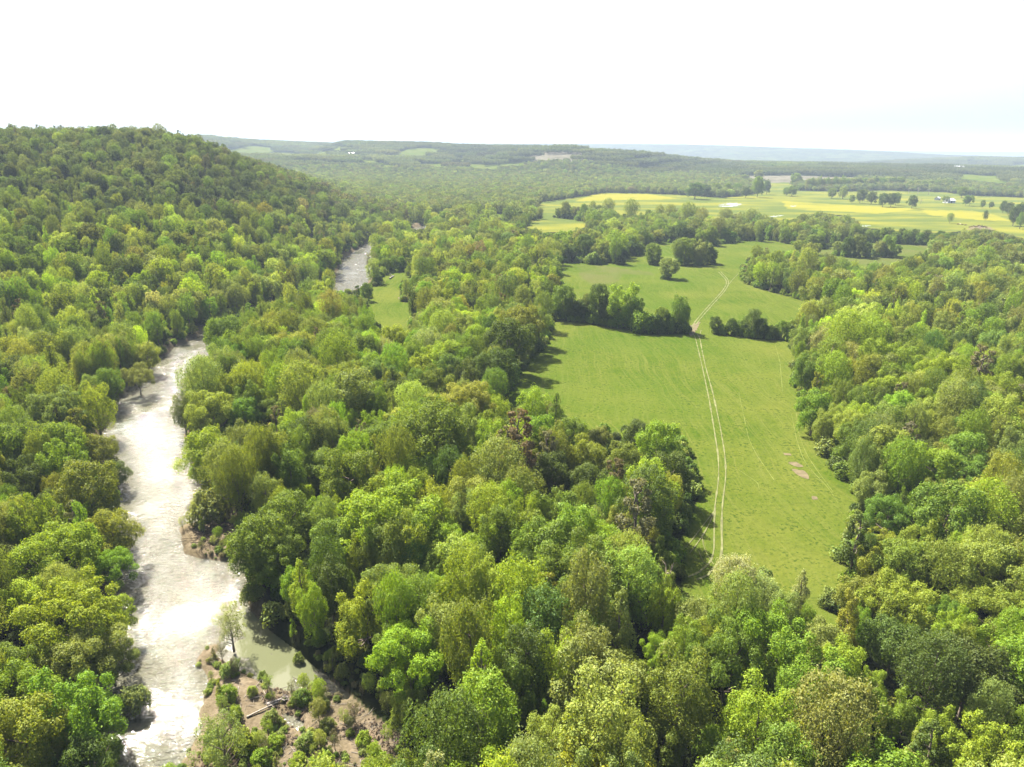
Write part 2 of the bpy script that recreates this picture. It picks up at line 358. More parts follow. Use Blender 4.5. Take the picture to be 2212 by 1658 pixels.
def ground_material():
    m, nt, out = mat('ground')
    g = N(nt, 'ShaderNodeNewGeometry'); P = g.outputs['Position']
    at = N(nt, 'ShaderNodeAttribute', attribute_name='cover')
    at2 = N(nt, 'ShaderNodeAttribute', attribute_name='cover_b')
    s1 = N(nt, 'ShaderNodeSeparateColor'); nt.links.new(at.outputs['Color'], s1.inputs[0])
    s2 = N(nt, 'ShaderNodeSeparateColor'); nt.links.new(at2.outputs['Color'], s2.inputs[0])
    warp = N(nt, 'ShaderNodeVectorMath', operation='ADD')
    wn_ = N(nt, 'ShaderNodeTexNoise'); wn_.inputs['Scale'].default_value = .012; wn_.inputs['Detail'].default_value = 2; nt.links.new(P, wn_.inputs['Vector'])
    wsc = N(nt, 'ShaderNodeVectorMath', operation='SCALE'); wsc.inputs[3].default_value = 30; nt.links.new(wn_.outputs['Color'], wsc.inputs[0])
    nt.links.new(P, warp.inputs[0]); nt.links.new(wsc.outputs[0], warp.inputs[1])
    mp = N(nt, 'ShaderNodeMapping'); mp.inputs['Scale'].default_value = (.42, .018, .1); mp.inputs['Rotation'].default_value = (0, 0, math.radians(3))
    nt.links.new(warp.outputs[0], mp.inputs[0])
    streak = noise(nt, mp.outputs[0], 1.0, 3, .6)
    big = noise(nt, P, .022, 4, .6); fine = noise(nt, P, .55, 6, .7); mid = noise(nt, P, .13, 5, .65)
    # grass
    vfine = noise(nt, P, 1.9, 4, .7)
    mp3 = N(nt, 'ShaderNodeMapping'); mp3.inputs['Scale'].default_value = (1.5, .03, .1); mp3.inputs['Rotation'].default_value = (0, 0, math.radians(3)); nt.links.new(warp.outputs[0], mp3.inputs[0])
    lines_ = noise(nt, mp3.outputs[0], 1.0, 2, .5)
    gr = ramp(nt, mid, [(.3, (.04, .082, .006)), (.5, (.064, .108, .008)), (.72, (.105, .132, .018))])
    gr = mix(nt, mth(nt, 'MULTIPLY', ramp(nt, big, [(.42, (0, 0, 0)), (.64, (1, 1, 1))]), .55), gr, (.15, .165, .03))
    gr = mix(nt, mth(nt, 'MULTIPLY', ramp(nt, streak, [(.45, (0, 0, 0)), (.66, (1, 1, 1))]), .6), gr, (.115, .145, .024))
    gr = mix(nt, mth(nt, 'MULTIPLY', ramp(nt, lines_, [(.52, (0, 0, 0)), (.7, (1, 1, 1))]), .45), gr, (.15, .165, .04))
    gr = mix(nt, mth(nt, 'MULTIPLY', ramp(nt, fine, [(.5, (0, 0, 0)), (.7, (1, 1, 1))]), .5), gr, (.028, .06, .008))
    gr = mix(nt, mth(nt, 'MULTIPLY', ramp(nt, vfine, [(.5, (0, 0, 0)), (.72, (1, 1, 1))]), .5), gr, (.15, .16, .034))
    deep = noise(nt, warp.outputs[0], .014, 3, .55)
    gr = mix(nt, mth(nt, 'MULTIPLY', ramp(nt, deep, [(.42, (1, 1, 1)), (.58, (0, 0, 0))]), .25), gr, (.045, .105, .008))
    spots = noise(nt, P, .9, 3, .65)
    gr = mix(nt, mth(nt, 'MULTIPLY', ramp(nt, mth(nt, 'MULTIPLY', spots, mth(nt, 'ADD', mid, .5)), [(.56, (0, 0, 0)), (.68, (1, 1, 1))]), .75), gr, (.024, .06, .006))
    dry = mix(nt, fine, (.125, .13, .05), (.075, .095, .026))
    gr = mix(nt, mth(nt, 'MULTIPLY', s2.outputs[0], ramp(nt, big, [(.35, (.1, .1, .1)), (.6, (.9, .9, .9))])), gr, dry)
    # flowers
    mp2 = N(nt, 'ShaderNodeMapping'); mp2.inputs['Scale'].default_value = (.006, .015, .01); mp2.inputs['Rotation'].default_value = (0, 0, math.radians(-12)); nt.links.new(P, mp2.inputs[0])
    fl = noise(nt, mp2.outputs[0], 1.0, 7, .62)
    flm = ramp(nt, mth(nt, 'ADD', fl, mth(nt, 'MULTIPLY', s2.outputs[2], .22)), [(.44, (0, 0, 0)), (.7, (1, 1, 1))])
    yb = mix(nt, fine, (.24, .215, .018), (.17, .17, .028))
    meadow = mix(nt, fl, (.055, .085, .018), (.125, .145, .03))
    yel = mix(nt, flm, meadow, yb)
    gr = mix(nt, 1.0, gr, (.93, .875, .86), 'MULTIPLY')
    # forest floor, gravel, logged slope
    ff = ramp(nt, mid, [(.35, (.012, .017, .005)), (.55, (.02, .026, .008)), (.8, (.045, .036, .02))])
    gv = ramp(nt, fine, [(.3, (.085, .066, .04)), (.5, (.155, .124, .078)), (.7, (.25, .205, .138))])
    gv = mix(nt, ramp(nt, mid, [(.42, (0, 0, 0)), (.6, (.8, .8, .8))]), gv, (.10, .085, .042))
    vor = N(nt, 'ShaderNodeTexVoronoi'); vor.inputs['Scale'].default_value = 1.6; nt.links.new(P, vor.inputs['Vector'])
    gv = mix(nt, .35, gv, mix(nt, vor.outputs['Distance'], (.09, .065, .04), (.27, .21, .14)))
    lg = ramp(nt, noise(nt, P, .03, 6, .7), [(.35, (.09, .085, .055)), (.65, (.17, .155, .115))])
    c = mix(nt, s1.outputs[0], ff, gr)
    c = mix(nt, s1.outputs[1], c, yel)
    c = mix(nt, s1.outputs[2], c, gv)
    c = mix(nt, s2.outputs[1], c, lg)
    c = mix(nt, 1.0, c, (ALB, ALB, ALB), 'MULTIPLY')
    bmp = N(nt, 'ShaderNodeBump'); bmp.inputs['Strength'].default_value = .8; bmp.inputs['Distance'].default_value = .5
    nt.links.new(fine, bmp.inputs['Height'])
    p = N(nt, 'ShaderNodeBsdfPrincipled'); p.inputs['Roughness'].default_value = 1.0; p.inputs['Specular IOR Level'].default_value = 0
    nt.links.new(c, p.inputs['Base Color']); nt.links.new(bmp.outputs[0], p.inputs['Normal']); nt.links.new(p.outputs[0], out.inputs['Surface'])
    return m

def water_material(name='muddy_water', dist=.7, base=((.092, .09, .058), (.125, .118, .078))):
    m, nt, out = mat(name)
    g = N(nt, 'ShaderNodeNewGeometry'); P = g.outputs['Position']
    mp = N(nt, 'ShaderNodeMapping'); mp.inputs['Scale'].default_value = (.7, 1.25, 1); mp.inputs['Rotation'].default_value = (0, 0, math.radians(12)); nt.links.new(P, mp.inputs[0])
    w1 = noise(nt, mp.outputs[0], 1.0, 3, .55)
    w2 = noise(nt, P, .32, 2, .5)
    h = mth(nt, 'ADD', w1, mth(nt, 'MULTIPLY', w2, 1.3))
    calm = ramp(nt, noise(nt, P, .06, 3, .6), [(.38, (.22, .22, .22)), (.55, (1, 1, 1))])
    b = N(nt, 'ShaderNodeBump'); b.inputs['Distance'].default_value = dist
    nt.links.new(calm, b.inputs['Strength']); nt.links.new(h, b.inputs['Height'])
    c = mix(nt, 1.0, mix(nt, noise(nt, P, .05, 3), *base), (ALB, ALB, ALB), 'MULTIPLY')
    p = N(nt, 'ShaderNodeBsdfPrincipled'); p.inputs['Roughness'].default_value = .035; p.inputs['IOR'].default_value = 1.33
    nt.links.new(c, p.inputs['Base Color']); nt.links.new(b.outputs[0], p.inputs['Normal']); nt.links.new(p.outputs[0], out.inputs['Surface'])
    return m
GROUND, WATER = ground_material(), water_material()

# ------------------------------------------------------------------ terrain sheet
def far_clear(x, y, r, py):
    return (r > 2400) & (py > 333) & (fbm(x * .55 + y * .2, y * 1.5, 520, 77) > .625)
def pixel_masks(x, y, z):
    r = np.hypot(x, y)
    px, py, d = project(np.stack([x, y, z], -1))
    def grow(poly, grow_px):           # widen a polygon about its middle so that grass runs in under the edge trees
        poly = np.array(poly, float); c = poly.mean(0); v = poly - c; L = np.linalg.norm(v, axis=1, keepdims=True) + 1e-6
        return c + v * (1 + grow_px / L)
    grass = pip(px, py, grow(F_LOW, 14)) | pip(px, py, grow(F_MID, 6)) | pip(px, py, grow(F_RIGHT, 6)) | pip(px, py, grow(F_LAWN, 5)) | pip(px, py, F_WEDGE) | pip(px, py, F_EAST)
    for dy in (20, 45, 75): grass |= pip(px, py - dy, F_LOW) & (r < 420)
    for dy in (6, 14): grass |= pip(px, py - dy, F_RIGHT) | pip(px, py + dy, F_RIGHT)
    grass |= pip(px, py, [(1590, 515), (1740, 522), (1740, 560), (1680, 552), (1625, 540)])
    for dy in (10, 22): grass |= (pip(px, py - dy, F_MID) | pip(px, py - dy, F_LAWN)) & (r < 700)
    grass |= pip(px, py, [(1470, 1190), (1840, 1190), (1800, 1420), (1500, 1420)])
    dryf = pip(px, py, grow(F_RIGHT, 6)) | pip(px, py, [(1172, 480), (1200, 474), (1266, 478), (1270, 496), (1240, 505), (1150, 505), (1132, 492)]) | pip(px, py, ZB([(520, 900), (700, 905), (1120, 960), (1160, 985), (900, 975), (860, 1040), (700, 1090), (560, 1010)]))
    yel = pip(px, py, F_YEL) | pip(px, py, F_STRIP) | pip(px, py, [(1150, 440), (1300, 440), (1500, 445), (1620, 455), (1860, 470), (1860, 495), (1560, 490), (1400, 480), (1200, 470)])
    hot = pip(px, py, [(1990, 455), (2100, 455), (2150, 465), (2185, 478), (2120, 476), (2010, 466)]) | pip(px, py, [(1290, 418), (1400, 420), (1470, 430), (1390, 432), (1240, 436)]) | pip(px, py, [(1690, 435), (1860, 445), (1980, 452), (1900, 462), (1700, 452)])
    far = np.zeros(px.shape, bool)
    for f in FAR_FIELDS: far |= pip(px, py, f)
    far &= (r > 1500)
    lawnd = far
    grav = pip(px, py, grow(GRAVEL, 6)) & (r < 260)
    grav |= pip(px, py, grow(BARE_BANK, 3)) | pip(px, py, SAND_FAR)
    grav |= pip(px, py, ZA([(1690, 860), (1740, 830), (1880, 835), (1930, 860), (1800, 870)]))
    logd = pip(px, py, LOGGED) & (r > 1500)
    yel &= (r > 600)
    strip = pip(px, py, F_STRIP)
    fc = far_clear(x, y, r, py); far = far | fc
    return grass | far, yel & ~strip, grav, np.maximum(dryf * .85, far * .35), logd | strip, hot
def build_terrain():
    a_f = np.radians(np.arange(-49, 49.01, .17)); a_b = np.radians(np.arange(51, 309.5, 3.0))
    th = np.concatenate([a_f, a_b]); nr = 640
    rr = np.concatenate([[8, 30], np.geomspace(55, 27000, nr)])
    TH, RR = np.meshgrid(th, rr)
    X = RR * np.sin(TH); Y = RR * np.cos(TH)
    Z = terrain(X.ravel(), Y.ravel()).reshape(X.shape)
    nc = len(th); V = np.stack([X, Y, Z], -1).reshape(-1, 3)
    V = np.concatenate([V, [[0, 0, 0]]])
    i = np.arange(len(rr) - 1)[:, None]; j = np.arange(nc)[None, :]; j2 = (j + 1) % nc
    F = np.stack([i * nc + j, (i + 1) * nc + j, (i + 1) * nc + j2, i * nc + j2], -1).reshape(-1, 4)
    F3 = [(len(V) - 1, k, (k + 1) % nc) for k in range(nc)]
    global HAZE_TOP
    HAZE_TOP = float(Z.max()) + 25; print('highest ground', Z.max())
    me = new_mesh('ground', V, F, F3, (GROUND,), smooth=True)
    x, y, z = V.T
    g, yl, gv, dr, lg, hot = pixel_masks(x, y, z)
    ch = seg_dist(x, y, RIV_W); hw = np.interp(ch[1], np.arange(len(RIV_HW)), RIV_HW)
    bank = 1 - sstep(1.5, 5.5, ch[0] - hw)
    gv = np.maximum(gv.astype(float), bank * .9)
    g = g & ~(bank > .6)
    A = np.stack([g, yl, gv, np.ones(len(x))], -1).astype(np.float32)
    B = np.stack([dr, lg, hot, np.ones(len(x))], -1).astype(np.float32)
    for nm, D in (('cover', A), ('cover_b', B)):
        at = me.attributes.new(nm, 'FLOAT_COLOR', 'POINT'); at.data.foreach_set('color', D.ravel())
    link('ground', me, kind='structure', label='rolling valley floor with meadows, wooded hill and far ridges')
build_terrain()
wx = [(-460, 20), (40, 20), (40, 900), (-460, 900)]
link('river_water', new_mesh('river_water', [(a, b, WATER_Z) for a, b in wx], [(0, 1, 2, 3)], None, (WATER,)), kind='structure', label='muddy green river glittering in the sun')

# haze
def build_haze():
    g = Geo(); g.box((0, 0, HAZE_TOP / 2 - 5), (56000, 56000, HAZE_TOP + 10)); me = g.mesh('haze', ())
    m, nt, out = mat('haze_air')
    v = N(nt, 'ShaderNodeVolumePrincipled')
    v.inputs['Color'].default_value = (.37, .45, .55, 1); v.inputs['Density'].default_value = .95e-4; v.inputs['Anisotropy'].default_value = .0
    v.inputs['Density Attribute'].default_value = ''; v.inputs['Temperature Attribute'].default_value = ''
    nt.links.new(v.outputs[0], out.inputs['Volume'])
    me.materials.append(m)
    link('haze', me, kind='stuff', label='pale summer haze over the valley')
build_haze()

# ------------------------------------------------------------------ tree kinds
def lobes_for(form, r_, H, skirt=False):
    """lobe centres and radii of a crown: (x, y, z, r)"""
    L = []
    if form == 'round':
        R = .40 * H; b = (.03 if skirt else .17) * H; c = (b + H) / 2; hz = (H - b) / 2; m = 40
        for k in range(m):
            u = 1 - 1.8 * (k + .5) / m; a = k * 2.4 + r_.uniform(0, .6); s = math.sqrt(max(0, 1 - u * u)); q = r_.uniform(.52, .9)
            L.append((R * q * s * math.cos(a), R * q * s * math.sin(a), c + hz * q * u, R * r_.uniform(.17, .32)))
    elif form == 'oval':
        R = .27 * H; b = .12 * H; c = (b + H) / 2; hz = (H - b) / 2; m = 38
        for k in range(m):
            u = 1 - 1.88 * (k + .5) / m; a = k * 2.4 + r_.uniform(0, .6); s = math.sqrt(max(0, 1 - u * u)) ** .8; q = r_.uniform(.5, .92)
            L.append((R * q * s * math.cos(a), R * q * s * math.sin(a), c + hz * q * u * 1.05, R * r_.uniform(.2, .38)))
    elif form == 'spreading':
        R = .52 * H; b = .22 * H; c = .55 * H; hz = .42 * H; m = 44
        for k in range(m):
            u = 1 - 1.6 * (k + .5) / m; a = k * 2.4 + r_.uniform(0, .9); s = math.sqrt(max(0, 1 - u * u)); q = r_.uniform(.45, .95)
            L.append((R * q * s * math.cos(a), R * q * s * math.sin(a), c + hz * q * u, R * r_.uniform(.12, .23)))
    elif form == 'multi':                     # several leaders, billowing
        for g in range(5):
            a0 = g * 2 * math.pi / 5 + r_.uniform(-.4, .4); d = (.22 if g else 0) * H; hh = H * r_.uniform(.78, 1.0); R = .18 * H
            for k in range(7):
                t = k / 6; a = r_.uniform(0, 6.28); q = r_.uniform(.1, .6) * R
                L.append((d * math.cos(a0) + q * math.cos(a), d * math.sin(a0) + q * math.sin(a), hh * (.3 + .58 * t), R * r_.uniform(.42, .66) * (1 - .35 * t)))
    elif form == 'vase':                      # upswept fountain of fine branches
        R = .36 * H
        for k in range(30):
            a = k * 2.4; t = (k + .5) / 30; rr = R * math.sqrt(t); z = H * (.93 - .28 * t ** 1.6)
            L.append((rr * math.cos(a) * .85, rr * math.sin(a) * .85, z - .02 * H, H * r_.uniform(.07, .11)))
            if k % 2: L.append((rr * math.cos(a) * .62, rr * math.sin(a) * .62, z * .7, H * r_.uniform(.07, .1)))
            if k % 3 == 0: L.append((rr * math.cos(a) * .6, rr * math.sin(a) * .6, z * .42, H * r_.uniform(.07, .1)))
    elif form == 'column':
        for k in range(22):
            t = (k + .5) / 22; z = H * (.18 + .8 * t); R = H * (.155 * (1 - t) ** .75 + .02); a = k * 2.4
            L.append((R * .7 * math.cos(a), R * .7 * math.sin(a), z, H * r_.uniform(.045, .075) * (1.25 - .6 * t)))
    elif form == 'open':                      # sparse crown, sky and limbs showing through
        R = .3 * H
        for k in range(34):
            t = (k + .5) / 34; a = k * 2.4 + r_.uniform(-.5, .5); z = H * (.38 + .58 * t); rr = R * (1 - .75 * abs(t - .35) ** 1.2) * r_.uniform(.5, .95)
            L.append((rr * math.cos(a), rr * math.sin(a), z, H * r_.uniform(.05, .1)))
    elif form == 'pine':
        for k in range(26):
            t = (k + .5) / 26; z = H * (.36 + .62 * t); a = k * 2.4; R = H * (.19 * (1 - t) ** .8 + .02)
            L.append((R * .75 * math.cos(a), R * .75 * math.sin(a), z, H * r_.uniform(.035, .06) * (1.3 - .5 * t)))
    elif form == 'bush':
        for k in range(22):
            a = k * 2.4; rr = .46 * H * math.sqrt((k + .3) / 22)
            L.append((rr * math.cos(a), rr * math.sin(a), H * (.7 - .45 * (k / 22)) * r_.uniform(.7, 1.1), H * r_.uniform(.11, .2)))
    L = np.array(L)
    L[:, :3] += np.stack([r_.normal(0, .03 * H, len(L)) for _ in range(3)], 1)
    return L
def leaves_for(r_, L, H, n, size, form):
    w = L[:, 3] ** 2; k = r_.choice(len(L), n, p=w / w.sum())
    d = r_.normal(size=(n, 3)); d[:, 2] = d[:, 2] * .9 + .32; d /= np.linalg.norm(d, axis=1, keepdims=True)
    lump = .84 + .2 * r_.random(n) + .1 * np.sin(d[:, 0] * 7 + k) * np.sin(d[:, 1] * 7 + 2 * k)
    out_ = r_.random(n) < .2; lump[out_] += r_.uniform(.06, .42, out_.sum())
    c = L[k, :3]; rad = L[k, 3]
    sq = np.array([.85, .85, {'vase': 1.9, 'column': 1.7, 'oval': 1.5, 'multi': 1.25, 'bush': 1.5, 'open': 1.2, 'round': .95}.get(form, .8)])
    P = c + d * (rad * lump)[:, None] * sq
    # drop leaves buried in a neighbouring lobe
    D = np.linalg.norm((P[:, None, :] - L[None, :, :3]) / sq, axis=2) / L[None, :, 3]
    D[np.arange(n), k] = 9
    keep = (D.min(1) > .66) & (P[:, 2] > .02 * H)
    P, d = P[keep], d[keep]; n = len(P)
    nrm = d + r_.normal(0, .55, (n, 3)); nrm[:, 2] += .15; nrm /= np.linalg.norm(nrm, axis=1, keepdims=True)
    up_ = {'vase': 2.2, 'column': 1.8, 'oval': 1.2, 'multi': .7}.get(form, .35)
    gd = d * .7 + np.array([0, 0, 1.0]) ; t0 = r_.normal(size=(n, 3)) + up_ * gd; t = t0 - nrm * (t0 * nrm).sum(1, keepdims=True); t /= np.linalg.norm(t, axis=1, keepdims=True); b = np.cross(nrm, t)
    s = size * r_.uniform(.6, 1.25, n)[:, None]
    e = r_.uniform(.5, .95, n)[:, None] * (.6 if form in ('vase', 'column') else .8 if form == 'oval' else 1)
    s = s * (1.3 if form in ('vase', 'column') else 1)
    lift = nrm * s * r_.uniform(-.25, .25, n)[:, None]
    V = np.stack([P - t * s * .5, P - b * s * .5 * e + lift, P + t * s * .5, P + b * s * .5 * e + lift], 1).reshape(-1, 3)
    return V, np.arange(4 * n).reshape(-1, 4)
def trunk_for(r_, L, H, form, nl=9, sides=6):
    g = Geo()
    top = {'round': .62, 'oval': .8, 'spreading': .5, 'multi': .45, 'vase': .4, 'column': .95, 'open': .85, 'pine': .96, 'bush': .35}[form] * H
    R = .02 * H if form != 'bush' else .012 * H
    wob = r_.normal(0, .012 * H, (6, 2)); wob[0] = 0
    ts = np.linspace(0, 1, 6)
    P = [(wob[i, 0] * ts[i] * 1.5, wob[i, 1] * ts[i] * 1.5, top * ts[i] - (.4 if i == 0 else 0)) for i in range(6)]
    g.tube(P, [R * (1.5 if i == 0 else 1.05 - .8 * ts[i]) for i in range(6)], sides)
    idx = r_.permutation(len(L))[:nl]
    for q in idx:
        c = L[q, :3]; z0 = min(top * .95, max(.18 * H, c[2] - .9 * math.hypot(c[0], c[1]) - .05 * H)); s0 = np.array([0, 0, z0]) + np.array([*(wob[3] * z0 / top), 0])
        m_ = (s0 + c) / 2 + np.array([0, 0, -.04 * H]) + r_.normal(0, .015 * H, 3)
        g.tube([s0, m_, c * [.96, .96, 1]], [R * .5, R * .34, R * .14], max(4, sides - 2))
    return g
FORMS = ['round', 'oval', 'spreading', 'multi', 'vase', 'column', 'open', 'pine', 'bush']
VARI = {'round': 3, 'oval': 4, 'spreading': 3, 'multi': 3, 'vase': 3, 'column': 2, 'open': 1, 'pine': 1, 'bush': 2}
NHI = {'round': (17000, .42), 'oval': (14000, .38), 'spreading': (22000, .36), 'multi': (21000, .34), 'vase': (12000, .38), 'column': (7000, .34), 'open': (5200, .34), 'pine': (4200, .42), 'bush': (3600, .3)}
KINDS = {}; SRC = []
protos = bpy.data.collections.new('tree_kinds')
for f in FORMS:
    for v in range(VARI[f]):
        r_ = np.random.default_rng(100 + 31 * FORMS.index(f) + v)
        H = 18.0 if f != 'bush' else 4.0
        L = lobes_for(f, r_, H, skirt=(v == 2))
        nh, sz = NHI[f]
        rec = {'form': f, 'H': H, 'W': 2 * np.percentile(np.hypot(L[:, 0], L[:, 1]) + L[:, 3], 94)}
        V, F = leaves_for(r_, L, H, nh, sz, f)
        rec['crown'] = new_mesh(f + '_crown', V, F, None, (LEAF,))
        tg = trunk_for(r_, L, H, f, 9 if f != 'open' else 16)
        rec['trunk'] = tg.mesh(f + '_trunk', (BARK if f != 'open' else BARK,), True)
        tv, t4, t3 = tg.arrays()
        for lod, (n, s, hid) in enumerate(((nh, sz, 0), (int(nh * .34), sz * 1.6, 1), (int(nh * .07), sz * 3.2, 2))):
            if lod: V, F = leaves_for(r_, L, H, n, s, f)
            if lod == 2: tv_, t4_, t3_ = trunk_for(r_, L, H, f, 0, 4).arrays()
            else: tv_, t4_, t3_ = tv, t4, t3
            VV = np.concatenate([V, tv_]); FF = np.concatenate([F, t4_ + len(V)]); TT = t3_ + len(V)
            mi = np.concatenate([np.zeros(len(F)), np.ones(len(t4_) + len(TT))])
            me = new_mesh('%s_%d_%d' % (f, v, lod), VV, FF, TT, (LEAF, BARK), mi)
            o = bpy.data.objects.new('k%03d' % len(SRC), me); protos.objects.link(o)
            SRC.append(o); rec['src%d' % lod] = len(SRC) - 1
        KINDS.setdefault(f, []).append(rec)
# far canopy patches: many small crowns, 80 m square
PATCH = []
for v in range(4):
    r_ = np.random.default_rng(500 + v); VS = []; FS = []; n = 0
    for i in range(9):
        for j in range(9):
            f = ['round', 'oval', 'spreading', 'multi'][r_.integers(4)]; H = r_.uniform(10, 17)
            L = lobes_for(f, r_, H); V, F = leaves_for(r_, L, H, 130, 2.2, f)
            V = V + np.array([(i - 4) * 9.2 + r_.uniform(-3, 3), (j - 4) * 9.2 + r_.uniform(-3, 3), 0])
            VS.append(V); FS.append(F + n); n += len(V)
    me = new_mesh('patch_%d' % v, np.concatenate(VS), np.concatenate(FS), None, (LEAF,))
    o = bpy.data.objects.new('k%03d' % len(SRC), me); protos.objects.link(o); SRC.append(o); PATCH.append(len(SRC) - 1)

TINTS = {  # leaf colours, linear
    'lime': (.158, .225, .014), 'bright green': (.12, .19, .012), 'mid green': (.096, .146, .016), 'dark green': (.056, .086, .013),
    'blue-green': (.08, .13, .028), 'olive': (.118, .15, .019), 'golden olive': (.152, .178, .018), 'sage': (.135, .17, .042),
    'silvery': (.2, .23, .1), 'pale yellow-green': (.175, .215, .038), 'rusty brown': (.108, .09, .055), 'grey-brown': (.105, .10, .058), 'yellow': (.19, .2, .013)}
TINTS = {k: (.69 * v[0], .675 * v[1], .52 * v[2]) for k, v in TINTS.items()}

CLEAR = [F_LOW, F_MID, F_RIGHT, F_YEL, F_STRIP, F_EAST, F_WEDGE, F_LAWN, RIV_NEAR, RIV_POOL, SAND_FAR, BARE_BANK, GRAVEL] + FAR_FIELDS
Lb, Rb, Mid, Fw, Rw = 'on the left bank', 'on the right bank', 'between river and field', 'in the foreground wood', 'right of the long field'
TREES = []   # dict: x y z H s form var tint zone hand
def add_tree(x, y, H, width_f, form, tint, zone='', hand=True, z=None, var=None):
    if z is None: z = float(terrain(np.array([x]), np.array([y]))[0])
    TREES.append(dict(x=x, y=y, z=max(z, -3.0), H=H, wf=width_f, form=form, var=random.randrange(VARI[form]) if var is None else var, tint=tint, zone=zone, hand=hand, rot=random.uniform(0, 6.28)))
def crown_px(cx, cy, w, form, tint, zone):
    """tree whose crown middle and width were read off the photograph"""
    k = KINDS[form][0]; ratio = k['W'] / k['H']; zg = 0.0; mid = .6
    H = 18.0
    for it in range(12):
        d = raydir(cx, cy); t = (zg + mid * H - CAM_H) / d[2]; P = CAMP + d * t
        depth = (P - CAMP) @ FW; W = w * depth / FPX
        Hn = min(W / ratio, 25.0) if form != 'bush' else min(W / ratio, 9)
        Hn = max(Hn, 9.0 if form != 'bush' else 1.2); H = .5 * H + .5 * Hn
        zg = float(terrain(P[0:1], P[1:2])[0]); zg = max(zg, -2.5)
    add_tree(P[0], P[1], H, min(1.35, max(.7, W / (ratio * H))), form, tint, zone, z=zg, var=2 if form == 'round' and zone in (Lb, Rb) else None)
def base_px(bx, by, w, h, form, tint, zone, z=0.0):
    P = ground(bx, by, z); depth = (P - CAMP) @ FW
    el = math.asin(-raydir(bx, by)[2]); H = h * depth / FPX / math.cos(el) * 1.0
    k = KINDS[form][0]; W = w * depth / FPX
    add_tree(P[0], P[1], H, min(1.9, max(.55, W / (k['W'] / k['H'] * H))), form, tint, zone, var=2 if form == 'round' else None)
